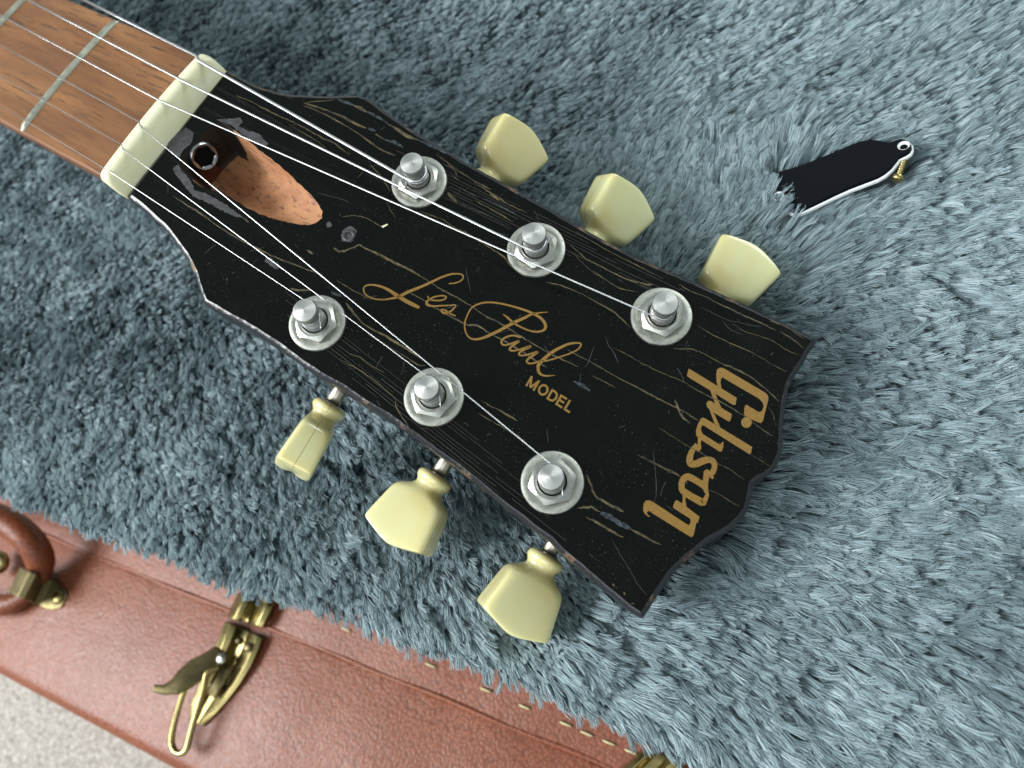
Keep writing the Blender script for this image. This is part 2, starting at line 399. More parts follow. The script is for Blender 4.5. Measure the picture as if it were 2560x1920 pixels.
def ground(x, y):
    d = edge_dist(x, y)
    z = -PILE + 1.6 * noise2(x, y, 55, 3) + 0.8 * noise2(x, y, 17, 5)
    return z - np.where(d < 14, (14 - np.minimum(d, 14)) ** 2 * 0.03, 0)
blanket = empty('fur_blanket', (0, 0, 0))
tag(blanket, 'shaggy blue-grey faux fur blanket lying under the guitar', 'blanket')
us = np.linspace(-60, 520, 90); vs = np.concatenate([[5.2, 6, 7, 8, 10, 12, 15], np.linspace(20, 420, 60)])
V = []; Fc = []
for v_ in vs:
    for u_ in us:
        b_ = e0 + EU * u_ + EV * (np.interp(u_, eu, ev) + v_); V.append((b_[0], b_[1], float(ground(np.array([b_[0]]), np.array([b_[1]]))[0])))
nu = len(us)
for i in range(len(vs) - 1):
    for k in range(nu - 1): Fc.append((i * nu + k, i * nu + k + 1, (i + 1) * nu + k + 1, (i + 1) * nu + k))
b0 = len(V)
for k in range(nu): V.append((V[k][0], V[k][1], V[k][2] - 14))
for k in range(nu - 1): Fc.append((k, b0 + k, b0 + k + 1, k + 1))
link('backing', mesh('backing', V, Fc), BACK, blanket, True)

# headstock outline (traced), needed for the fur as well
OUT_PX = (zA3([(515, 70), (640, 140), (760, 205), (900, 245), (1040, 268), (1200, 275), (1330, 277), (1430, 273), (1530, 270), (1600, 295), (1680, 350), (1770, 420)])
          + zB([(700, 520), (860, 610), (1000, 700), (1200, 810), (1400, 920), (1600, 1030), (1800, 1150), (2000, 1260), (2212, 1370)])
          + zC([(1445, 1115), (1740, 1250), (2000, 1370), (2140, 1440)])
          + zC3([(2040, 750), (2070, 768), (2066, 800), (2000, 900), (1950, 985), (1900, 1060), (1850, 1150), (1820, 1210), (1800, 1290), (1785, 1360), (1772, 1480), (1764, 1600)])
          + zF3([(1845, 90), (1830, 150), (1800, 220), (1760, 270), (1710, 310), (1640, 345), (1605, 372), (1597, 430), (1580, 520), (1560, 590), (1510, 660), (1430, 735), (1330, 800), (1230, 850), (1150, 915), (1060, 990), (990, 1060), (930, 1120), (880, 1190), (830, 1265), (780, 1340), (740, 1410), (705, 1462), (680, 1480), (640, 1465), (560, 1410), (440, 1310), (300, 1195), (160, 1070), (0, 935)])
          + zE3([(1000, 1300), (900, 1230), (750, 1110), (560, 970), (370, 800), (120, 610)])
          + zD3([(1600, 1560), (1400, 1410), (1200, 1270), (1000, 1150), (800, 1010), (600, 900), (400, 770), (200, 620)])
          + zG3([(1300, 1440), (1150, 1350), (1000, 1270), (880, 1200), (790, 1150), (770, 1130), (745, 1060), (715, 970), (690, 880), (650, 790), (600, 700), (540, 620), (470, 530), (400, 440), (310, 365), (220, 280), (140, 215), (60, 160)]))
OUT = [hs(p, -0.8)[:2] for p in OUT_PX]
def inside(poly, x, y):
    r = np.zeros(x.shape, bool); n = len(poly); j = n - 1
    for i in range(n):
        xi, yi = poly[i]; xj, yj = poly[j]
        c = ((yi > y) != (yj > y)) & (x < (xj - xi) * (y - yi) / (yj - yi + 1e-12) + xi); r ^= c; j = i
    return r
# cover (traced) on the fur
COV_PX = zH([(420, 580), (640, 540), (780, 510), (900, 470), (1050, 425), (1200, 370), (1290, 347), (1390, 340), (1480, 360), (1560, 390), (1620, 375), (1680, 365), (1740, 390), (1775, 430), (1780, 475), (1760, 515), (1720, 540), (1660, 562), (1630, 600), (1590, 650), (1530, 700), (1460, 735), (1350, 768), (1200, 812), (1050, 868), (900, 930), (760, 985), (690, 1005), (600, 960), (500, 870), (430, 750), (390, 640), (390, 590)])
COVZ = 3.2
COV = [at(p, COVZ)[:2] for p in COV_PX]
COVL = min(p[0] for p in COV)

THICK = 14.0
ZS = -19.0
# button: collar centre and far end as seen, turn of the button about its shaft
BT = {'L1': (zF([(548, 178)])[0], zF([(330, 545)])[0], 70), 'L2': (zF([(1195, 612)])[0], zF([(955, 985)])[0], 8), 'L3': (zF([(1876, 1105)])[0], zF([(1660, 1500)])[0], -22)}
TOPEND = {'U1': (zC([(400, 205)])[0], 38), 'U2': (zC([(1045, 565)])[0], 38), 'U3': (zC([(1790, 940)])[0], 6)}
def button_line(key):
    if key[0] == 'L': return hs(BT[key][0], ZS), hs(BT[key][1], ZS), BT[key][2]
    e = hs(TOPEND[key][0], ZS); dv = np.array([0.05, 1.0, 0]); dv /= np.linalg.norm(dv); return e - dv * 19.2, e, TOPEND[key][1]
BUTW = []
for key in ('L1', 'L2', 'L3', 'U1', 'U2', 'U3'):
    a_, b_, tn_ = button_line(key); tn_ = math.radians(tn_); zc_ = HO - ST * (a_[0] + b_[0]) / 2 + CT * ZS
    BUTW.append((np.array([a_[0] * CT + ST * ZS, a_[1]]), np.array([b_[0] * CT + ST * ZS, b_[1]]), zc_ - 5.2 * abs(math.cos(tn_)) - 8 * abs(math.sin(tn_))))
def make_fur():
    FL = [  # where (photo), direction the pile is brushed (photo), lean
        (0, 200, .5, .5, .62), (120, 500, .45, .6, .62), (150, 760, .4, .7, .66), (330, 620, .45, .6, .64), (100, 980, .4, .75, .7), (380, 1000, .42, .85, .75), (620, 1150, .4, .9, .75),
        (300, 1150, .5, .8, .8), (700, 1300, .5, .85, .85), (1000, 1400, .45, .85, .85), (900, 1500, .55, .8, .9), (1350, 1450, .75, .5, .85), (1300, 1600, .5, .75, .9), (1560, 1300, .9, .35, .9), (1700, 1550, .75, .6, .9),
        (1950, 1500, .7, .65, .9), (1850, 1200, .95, .25, .85), (2100, 1200, .95, .2, .85), (1950, 900, 1, .1, .82), (2150, 700, 1, .12, .8), (1950, 560, .95, .25, .85), (2150, 400, .95, -.1, .75),
        (1760, 560, .55, -.7, .8), (1560, 420, .35, -.8, .8), (1650, 650, .6, .5, .75), (1400, 300, .7, -.5, .7), (1250, 150, .9, -.1, .6), (900, 100, .85, .2, .62), (600, 60, .7, .3, .6), (1600, 120, .95, -.15, .62), (1900, 150, .9, -.3, .65),
        (2150, 120, .9, -.1, .6), (1080, 300, .8, .2, .6), (1300, 480, .5, -.5, .7), (500, 120, .6, .35, .6)]
    K = 2560 / 2212.; fp = []; fd = []; fl = []
    for x, y, dx, dy, ln in FL:
        a = at((x * K, y * K), 0)[:2]; b = at(((x + dx * 30) * K, (y + dy * 30) * K), 0)[:2]; d = (b - a) / np.linalg.norm(b - a); fp.append(a); fd.append(d); fl.append(ln)
    fp, fd, fl = np.array(fp), np.array(fd), np.array(fl)
    # tuft roots
    step = 1.1
    gx, gy = np.meshgrid(np.arange(-330, 300, step), np.arange(-190, 235, step)); x = gx.ravel() + rng.uniform(-.55, .55, gx.size); y = gy.ravel() + rng.uniform(-.55, .55, gy.size)
    ed = edge_dist(x, y); keep = ed > 4.5
    # what a camera near the photograph's could see, with a margin
    P = np.stack([x - CAM[0], y - CAM[1], np.full_like(x, -CAM[2])], 0); q = ROT.T @ P; px = CX + F_PX * q[0] / q[2]; py = CY + F_PX * q[1] / q[2]
    keep &= (q[2] > 0) & (px > -330) & (px < 2890) & (py > -330) & (py < 2250)
    thin = np.where((px < -60) | (px > 2620) | (py < -60) | (py > 1980), rng.random(x.size) < 0.45, True); keep &= thin
    hx = x / CT  # under the tip of the headstock the pile is pressed flat
    under = inside(inset(OUT, 5.0), hx, y) & (x > 95); keep &= ~under
    ba = at(zH([(430, 560)])[0], COVZ)[:2]; bb = at(zH([(630, 1090)])[0], COVZ)[:2]; bd = (bb - ba) / np.linalg.norm(bb - ba); bn = np.array([-bd[1], bd[0]]); bn = bn if (at(zH([(1000, 700)])[0], COVZ)[:2] - ba) @ bn > 0 else -bn
    bur = lambda x, y: (x - ba[0]) * bn[0] + (y - ba[1]) * bn[1]
    keep &= ~(inside([tuple(p) for p in inset(COV, -0.4)], x, y) & (bur(x, y) > -30))
    x, y = x[keep], y[keep]; N = x.size
    w = np.exp(-((x[:, None] - fp[:, 0]) ** 2 + (y[:, None] - fp[:, 1]) ** 2) / (2 * 17.0 ** 2)) + 1e-9
    w /= w.sum(1, keepdims=True); D = w @ fd; lean = w @ fl
    flow = np.arctan2(D[:, 1], D[:, 0]) + 0.38 * noise2(x, y, 14, 21); ang = flow + 0.15 * noise2(x, y, 3.6, 22) + rng.normal(0, 0.085, N)
    lean = 0.27 + lean * 0.64 + np.interp(x, [-140, 30], [0.10, 0.0]) + 0.12 * noise2(x, y, 9, 23) + 0.08 * noise2(x, y, 3.0, 24) + rng.normal(0, 0.055, N)
    ed = edge_dist(x, y); hem = np.clip(1 - ed / 10, 0, 1)
    out = math.atan2(-EV[1], -EV[0]); dA = (out - ang + math.pi) % (2 * math.pi) - math.pi; ang = ang + dA * hem * 0.4
    lean = np.clip(lean + 0.25 * hem, 0.2, 1.0)
    fs = np.arctan2(D[:, 1], D[:, 0]); su = x * np.cos(fs) + y * np.sin(fs); sv = -x * np.sin(fs) + y * np.cos(fs); slit = noise2(su / 4.6, sv / 1.8, 1.0, 41) + 0.5 * noise2(su / 9.0, sv / 3.4, 1.0, 43)
    L = 10.2 * (1 + 0.07 * noise2(x, y, 4, 25) + rng.normal(0, 0.08, N)) * (1 - 0.35 * hem) * (1 - 0.42 * np.interp(x, [-140, 60], [0.3, 1.0]) * np.clip((slit - 0.32) / 0.25, 0, 1) * (1 - hem))
    z0 = ground(x, y); hx = x / CT; lim = np.where(inside(inset(OUT, -1.5), hx, y), HO - ST * hx - THICK * CT - 0.4, 99.0)
    for ba, bb, bz in BUTW:                                    # the pile gives way under the buttons
        ab = bb - ba; t = np.clip(((x - ba[0]) * ab[0] + (y - ba[1]) * ab[1]) / (ab @ ab), 0, 1); dist = np.hypot(x - ba[0] - t * ab[0], y - ba[1] - t * ab[1])
        lim = np.where(dist < 11.5, np.minimum(lim, bz - 0.4), lim)
    bu = bur(x, y); nb = (bu < 1.0) & (bu > -9) & (np.abs((x - ba[0]) * bd[0] + (y - ba[1]) * bd[1] - 9) < 14); L = np.where(nb, L * 1.4, L); a2 = math.atan2(bn[1], bn[0]); ang = np.where(nb, a2 + 0.35 * noise2(x, y, 3, 91) + 0.25, ang); lean = np.where(nb, 0.62 + 0.15 * noise2(x, y, 2, 92), lean)
    L = np.minimum(L, np.maximum(1.5, (lim - z0) / 0.72)); shade_t = 0.5 + 0.2 * noise2(x, y, 30, 31) + 0.15 * noise2(x, y, 2.6, 32) + rng.normal(0, 0.14, N)
    M_ = 17; S = 6
    n = N * M_; rep = lambda a: np.repeat(a, M_)
    X, Y, A, LN, LL, Z0, SH = map(rep, (x, y, ang, lean, L, z0, shade_t))
    r0 = np.clip(rng.normal(0, 0.32, (n, 2)), -.7, .7) * np.interp(X, [-120, 40], [1.3, 1.0])[:, None]; r1 = r0 * 0.72 + rng.normal(0, 0.08, (n, 2)); A = A + rng.normal(0, 0.035, n); LN = np.clip(LN + rng.normal(0, 0.022, n), .1, 1.05); LL = LL * rng.uniform(0.95, 1.02, n)
    pos = np.zeros((n, S, 3)); h = np.zeros(n); vz = np.zeros(n); prev = 0
    amax = LN * 1.55; bend = np.repeat(rng.normal(0, 0.13, N), M_) + rng.normal(0, 0.05, n)
    pts = [(np.zeros(n), np.zeros(n))]
    for k in range(1, S):
        s = (k - 0.5) / (S - 1); al = amax * (0.25 + 0.95 * s ** 0.85); h = h + LL / (S - 1) * np.sin(al); vz = vz + LL / (S - 1) * np.cos(al); pts.append((h, vz))
    for k in range(S):
        s = k / (S - 1); c = s ** 0.6; off = r0 * (1 - c)[..., None] + r1 * c if False else r0 * (1 - c) + r1 * c
        a = A + bend * s * s; pos[:, k, 0] = X + off[:, 0] + np.cos(a) * pts[k][0]; pos[:, k, 1] = Y + off[:, 1] + np.sin(a) * pts[k][0]; pos[:, k, 2] = Z0 + pts[k][1]
    hc = bpy.data.hair_curves.new('fur_pile'); hc.add_curves([S] * n)
    hc.attributes['position'].data.foreach_set('vector', (pos * MM).astype(np.float32).ravel())
    ra = hc.attributes.get('radius') or hc.attributes.new('radius', 'FLOAT', 'POINT')
    prof = np.array([0.07, 0.075, 0.075, 0.07, 0.065, 0.045]) * MM
    ra.data.foreach_set('value', (rng.uniform(0.8, 1.25, n)[:, None] * prof).astype(np.float32).ravel())
    sa = hc.attributes.new('shade', 'FLOAT', 'CURVE'); sa.data.foreach_set('value', np.clip(SH + rng.normal(0, 0.16, n), 0, 1).astype(np.float32))
    hc.materials.append(FUR)
    o = bpy.data.objects.new('fur_pile', hc); col.objects.link(o); o.parent = blanket; o['kind'] = 'stuff'
    print('fur strands', n)
make_fur()

# ------------------------------------------------------------------ electric guitar
guitar = empty('electric_guitar', (0, 0, HO))
tag(guitar, 'worn black electric guitar headstock with gold lettering, cream tuner buttons and strings', 'guitar')
HR = (0, TILT, 0)
THICK = 14.0
CAV = [hs(p, 0)[:2] for p in zA3([(385, 515), (440, 462), (520, 500), (600, 560), (680, 622), (760, 690), (850, 755), (940, 830), (1010, 895), (1070, 950), (1130, 1005), (1180, 1060), (1220, 1110), (1248, 1165), (1240, 1215), (1200, 1250), (1140, 1268), (1060, 1262), (960, 1240), (860, 1215), (760, 1180), (660, 1130), (560, 1070), (470, 1015), (380, 1000), (310, 970), (260, 930), (210, 880), (160, 840), (140, 790), (160, 740), (200, 690), (260, 640), (320, 580)])]
HOLE = [(p, r) for p, r in ((hs((400 + 1450 / 3.0722, 150 + 1352 / 3.0722))[:2], 0.95), (hs((400 + 180 / 3.0722, 150 + 590 / 3.0722))[:2], 1.35))]
def circle(c, r, n=20): return [np.array([c[0] + r * math.cos(2 * math.pi * k / n), c[1] + r * math.sin(2 * math.pi * k / n)]) for k in range(n)]

OUTR = resample(OUT, 1.6)
rj = np.array([[random.uniform(-.08, .08), random.uniform(-.08, .08)] for _ in OUTR]); OUTR = [p + j for p, j in zip(OUTR, rj)]
TOPL = inset(OUTR, 1.25); MIDL = inset(OUTR, 0.35)
def fill_face(outer, holes, z):
    b = bmesh.new(); edges = []
    for loop in [outer] + holes:
        vs_ = [b.verts.new((p[0] * MM, p[1] * MM, z * MM)) for p in loop]
        edges += [b.edges.new((vs_[i], vs_[(i + 1) % len(vs_)])) for i in range(len(vs_))]
    bmesh.ops.triangle_fill(b, edges=edges, use_beauty=True, use_dissolve=False)
    for fc in b.faces:
        fc.normal_update()
        if fc.normal.z < 0: fc.normal_flip()
    me = bpy.data.meshes.new('face'); b.to_mesh(me); b.free(); return me
CAVR = resample(CAV, 0.9); CAVR = [p + np.array([random.uniform(-.12, .12), random.uniform(-.12, .12)]) for p in CAVR]
head = link('headstock', fill_face(TOPL, [CAVR] + [circle(c, r) for c, r in HOLE], 0.0), LACQ, guitar, rot=HR)
n_ = len(OUTR); vv = []; ff = []
for loop, z in ((TOPL, 0.0), (MIDL, -0.38), (OUTR, -1.25), (OUTR, -THICK + 1.0), (inset(OUTR, 1.0), -THICK)):
    vv += [(p[0], p[1], z) for p in loop]
for i in range(4):
    for k in range(n_):
        a, b_ = i * n_ + k, i * n_ + (k + 1) % n_; ff.append((a, b_, b_ + n_, a + n_))
ff.append(tuple(range(4 * n_, 5 * n_)))
edge_o = link('edge', recalc(mesh('edge', vv, ff)), RIM, head, True)
tag(edge_o, 'worn rounded edge with bare brown wood showing')
# cavity
def make_cavity():
    P = np.array(CAVR); xmin, xmax = P[:, 0].min(), P[:, 0].max(); n = len(P); rings = 12; v, f = [], []
    cxs = P[:, 0].mean(); cys = P[:, 1].mean()
    # spine of the scoop
    xs = np.linspace(xmin, xmax, 30); mid = []
    for x_ in xs:
        ys = []
        for i in range(n):
            a, b = P[i], P[(i + 1) % n]
            if (a[0] - x_) * (b[0] - x_) <= 0 and a[0] != b[0]: ys.append(a[1] + (b[1] - a[1]) * (x_ - a[0]) / (b[0] - a[0]))
        mid.append((min(ys) + max(ys)) / 2 if ys else cys)
    span = xmax - xmin
    for r in range(rings + 1):
        s = r / rings
        for i in range(n):
            x0, y0 = P[i]; tx = xmin + span * 0.14 + (x0 - xmin) * 0.70; ty = np.interp(tx, xs, mid)
            x_ = x0 + (tx - x0) * s; y_ = y0 + (ty - y0) * s
            t = (x_ - xmin) / span; dm = np.interp(t, [0, .12, .3, .5, .7, .88, 1.0], [13.5, 14.0, 13.0, 9.2, 4.6, 1.5, 0.7])
            q_ = np.interp(t, [0, .25, .7], [0, 0, 1]); dep = dm * (q_ * math.sqrt(max(0, 1 - (1 - s) ** 2.2)) + (1 - q_) * min(1, s * 4.5) ** 0.75)
            v.append((x_, y_, -dep if r else -0.0))
    for r in range(rings):
        for i in range(n):
            a, b = r * n + i, r * n + (i + 1) % n; f.append((a, b, b + n, a + n))
    me = mesh('truss_rod_cavity', v, f); b = bmesh.new(); b.from_mesh(me); bmesh.ops.remove_doubles(b, verts=b.verts, dist=0.00006); bmesh.ops.recalc_face_normals(b, faces=b.faces)
    if sum(fc.normal.z * fc.calc_area() for fc in b.faces) < 0: bmesh.ops.reverse_faces(b, faces=b.faces)
    b.to_mesh(me); b.free()
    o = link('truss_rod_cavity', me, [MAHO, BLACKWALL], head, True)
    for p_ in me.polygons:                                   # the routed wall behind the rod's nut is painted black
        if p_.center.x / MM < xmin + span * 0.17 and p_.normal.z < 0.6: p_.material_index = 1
    return o
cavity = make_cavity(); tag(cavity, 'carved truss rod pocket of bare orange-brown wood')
for k, ((c, r), mt) in enumerate(zip(HOLE, (DARKHOLE, BLACKHOLE))):
    v, f = lathe([(r, 0.02), (r, -4), (0.05, -4.2)], 20); f = f[:-2]
    link('screw_hole', mesh('screw_hole', [(a + c[0], b + c[1], z) for a, b, z in v], f), mt, head, True)
c, r = HOLE[0]
v, f = lathe([(1.75, 0.0), (1.7, 0.3), (1.4, 0.5), (1.05, 0.4), (0.95, 0.0), (0.95, -1.0)], 28); f = f[:-2]
link('splintered_ring', mesh('splintered_ring', [(a + c[0] + random.uniform(-.08, .08), b + c[1] + random.uniform(-.08, .08), z * random.uniform(.5, 1.2)) for a, b, z in v], f), CHIPG, head, True)
# truss rod nut: a tube with a hexagonal socket, along the neck
tp = hs((400 + 345 / 3.0722, 150 + 745 / 3.0722), -4.2)
prof_o = [(4.15, -9), (4.15, -0.9), (3.95, -0.35), (3.6, 0.0), (3.15, -0.05)]
v, f = lathe(prof_o, 42); f = f[:-1]
b0 = len(v)
for z in (-0.3, -6.0):
    for k in range(42):
        a = 2 * math.pi * k / 42; hexr = 2.7 / max(math.cos(((a + math.pi / 6) % (math.pi / 3)) - math.pi / 6), .5); v.append((hexr * math.cos(a), hexr * math.sin(a), z))
for k in range(42):
    a, b_ = 4 * 42 + k, 4 * 42 + (k + 1) % 42; f.append((a, b_, b0 + (k + 1) % 42, b0 + k)); f.append((b0 + k, b0 + (k + 1) % 42, b0 + 42 + (k + 1) % 42, b0 + 42 + k))
f.append(tuple(range(b0 + 42, b0 + 84)))
me = recalc(mesh('truss_rod_nut', v, f))
dirn = Vector((math.cos(TILT + 0.12), -0.12, math.sin(TILT + 0.12)))
Mx = Matrix.Translation(Vector([c_ * MM for c_ in tp])) @ dirn.to_track_quat('Z', 'Y').to_matrix().to_4x4()
me.transform(Mx); trn = autosmooth(link('truss_rod_nut', me, GUMMETAL, guitar, rot=HR), 40)
me = mesh('hex_socket_shade', [(3.1 * math.cos(2 * math.pi * k / 24), 3.1 * math.sin(2 * math.pi * k / 24), -0.7) for k in range(24)], [tuple(range(24))]); me.transform(Mx); link('hex_socket_shade', me, BLACKHOLE, trn)  # black disc across the socket paints in its inner shade

# lettering -----------------------------------------------------------------
hp = lambda pts: [hs(p)[:2] for p in pts]
PXMM = 1.0 / 10.2                      # traced pixel -> mm on the face
G = Flat(0.035)
for poly in ([(770, 150), (785, 135), (805, 130), (830, 137), (1150, 325), (1180, 345), (1195, 365), (1197, 395), (1180, 460), (1152, 570), (1135, 590), (1110, 582), (1062, 562), (1035, 545), (1000, 530), (995, 500), (1003, 445), (1018, 438), (1100, 490), (1125, 500), (1145, 488), (1158, 450), (1150, 420), (1120, 388), (840, 225), (818, 212), (805, 220), (800, 255), (808, 300), (778, 288), (768, 250), (765, 190)],
             [(535, 140), (550, 145), (935, 380), (925, 438), (905, 440), (720, 322), (530, 207), (522, 195)],
             [(712, 312), (748, 328), (805, 460), (772, 468)],
             [(683, 435), (690, 412), (708, 404), (730, 412), (790, 452), (895, 516), (882, 572), (865, 576), (760, 512), (712, 480), (692, 460)],
             [(706, 470), (738, 490), (798, 624), (752, 596)],
             [(650, 545), (670, 549), (1063, 788), (1052, 840), (1038, 847), (760, 672), (628, 590)],
             [(640, 548), (612, 600), (597, 650), (597, 690), (618, 715), (795, 828), (812, 822), (822, 790), (826, 745), (812, 750), (800, 765), (780, 760), (655, 682), (640, 657), (637, 630), (648, 612), (672, 596)],
             [(612, 708), (640, 728), (636, 765), (642, 800), (625, 822), (603, 820), (590, 808), (572, 790), (588, 756), (612, 768)],
             [(662, 985), (690, 972), (745, 1008), (740, 1055), (722, 1048), (705, 1036), (698, 1085), (694, 1185), (675, 1180), (640, 1068), (655, 1062)],
             [(430, 1228), (445, 1233), (510, 1278), (626, 1366), (612, 1420), (596, 1412), (406, 1292), (412, 1262)],
             [(482, 1160), (516, 1178), (508, 1230), (520, 1292), (480, 1268), (488, 1215)],
             [(158, 1290), (165, 1252), (185, 1231), (213, 1229), (250, 1250), (515, 1425), (538, 1436), (552, 1415), (546, 1360), (580, 1370), (602, 1400), (588, 1470), (576, 1520), (562, 1536), (542, 1528), (235, 1337), (207, 1317), (190, 1328), (195, 1350), (215, 1360), (206, 1369), (176, 1347), (160, 1320)]):
    G.poly(hp(zD2(poly)))
kd = 1 / 3.3175 * PXMM * 0.93
G.poly(hp(zD2([(1015 + 44 * math.cos(a), 585 + 44 * math.sin(a)) for a in np.linspace(0, 2 * math.pi, 20, endpoint=False)])))
G.stroke(spline(hp(zD2([(592, 782), (560, 830), (545, 890), (556, 925), (600, 927), (650, 905), (705, 893), (742, 912), (750, 955), (732, 1000), (700, 1022)])), 5), [kd * q for q in np.interp(np.linspace(0, 10, 51), range(11), [38, 45, 54, 62, 58, 60, 52, 48, 44, 46, 40])], False)
G.stroke(spline(hp(zD2([(682, 1165), (662, 1112), (560, 1045), (520, 1036), (486, 1065), (478, 1120), (502, 1162), (640, 1243), (662, 1236)])), 5), [kd * q for q in np.interp(np.linspace(0, 8, 41), range(9), [30, 50, 56, 56, 50, 50, 56, 62, 50])], False)
G.stroke(hp(zD2([(684, 1140), (690, 1185), (668, 1238)])), [kd * 26, kd * 30, kd * 40], False)
G.build('block_lettering', GOLD, head)
S_ = Flat(0.035); ke = 1 / 3.568 * PXMM * 1.0
def script(pts, ws):
    sp = spline(hp(zE2(pts)), 6); S_.stroke(sp, [ke * q for q in np.interp(np.linspace(0, len(pts) - 1, len(sp)), range(len(pts)), ws)])
script([(868, 175), (920, 170), (970, 150), (993, 120), (980, 95), (940, 88), (880, 92), (800, 118), (700, 165), (600, 210), (500, 250), (420, 290), (340, 310), (260, 318), (180, 305), (125, 275), (105, 240), (110, 205), (145, 188), (200, 188), (270, 205), (340, 240), (400, 280), (480, 330), (540, 360), (590, 385)],
       [12, 14, 13, 13, 15, 15, 18, 20, 24, 26, 30, 28, 18, 14, 13, 13, 13, 14, 16, 18, 22, 28, 34, 36, 36, 30])
script([(676, 290), (700, 320), (780, 326), (830, 312), (838, 292), (805, 283), (750, 290), (700, 310), (670, 335), (665, 357), (690, 372), (740, 376), (800, 372), (870, 370), (925, 368), (895, 410), (860, 432), (820, 437), (800, 422), (798, 407), (830, 412), (870, 440), (920, 462)],
       [12, 14, 14, 14, 14, 14, 15, 17, 20, 20, 18, 16, 14, 13, 13, 16, 20, 20, 16, 14, 16, 14, 12])
script([(1745, 430), (1680, 435), (1600, 450), (1540, 480), (1440, 525), (1340, 580), (1240, 630), (1160, 662), (1090, 672), (1040, 650), (1012, 600), (1005, 540), (1020, 480), (1060, 400), (1110, 365), (1180, 345), (1270, 345), (1380, 365), (1500, 398), (1600, 435), (1680, 480), (1720, 530), (1725, 570), (1700, 595), (1640, 605), (1570, 590), (1500, 560), (1440, 525), (1390, 480), (1350, 450)],
       [6, 12, 20, 26, 30, 28, 28, 22, 18, 14, 13, 13, 13, 14, 16, 17, 17, 17, 19, 22, 25, 26, 24, 20, 17, 15, 15, 20, 19, 8])
script([(1500, 655), (1440, 638), (1380, 650), (1337, 680), (1337, 712), (1370, 724), (1430, 706), (1490, 688), (1432, 730), (1405, 758), (1430, 775), (1490, 764), (1560, 742), (1595, 736), (1530, 766), (1495, 790), (1492, 810), (1530, 816), (1600, 800), (1655, 786), (1595, 830), (1560, 860), (1570, 884), (1610, 886), (1660, 872)],
       [15, 16, 17, 19, 18, 16, 15, 17, 19, 18, 16, 14, 16, 22, 20, 18, 16, 15, 16, 20, 20, 18, 17, 16, 16])
script([(1660, 872), (1750, 860), (1850, 830), (1940, 800), (2010, 765), (2040, 730), (2035, 708), (1990, 705), (1930, 715), (1850, 750), (1780, 790), (1720, 840), (1670, 890), (1660, 930), (1670, 970), (1700, 992), (1750, 998), (1810, 993)],
       [18, 14, 13, 13, 13, 14, 15, 17, 22, 26, 28, 30, 34, 27, 23, 19, 13, 5])
S_.build('script_lettering', GOLD, head)
Mo = Flat(0.035)
def letter(ox, strokes, wd=19):
    for st in strokes:
        pts = [(1545 + (ox + a) * .845 + b * .505, 1083 + (ox + a) * .535 - b * .86) for a, b in st]
        Mo.stroke(hp(zE2(pts)), ke * wd, False)
letter(0, [[(10, 0), (10, 104)], [(86, 0), (86, 104)], [(8, 100), (48, 8)], [(88, 100), (48, 8)]])
letter(115, [[(44 + 37 * math.cos(a), 52 + 43 * math.sin(a)) for a in np.linspace(0, 2 * math.pi, 29)]])
letter(220, [[(10, 0), (10, 104)], [(10, 95), (40, 95), (60, 88), (71, 70), (73, 52), (71, 34), (60, 16), (40, 9), (10, 9)]])
letter(314, [[(10, 0), (10, 104)], [(10, 95), (70, 95)], [(10, 54), (64, 54)], [(10, 9), (72, 9)]])
letter(402, [[(10, 0), (10, 104)], [(10, 9), (64, 9)]])
Mo.build('model_lettering', GOLD, head)

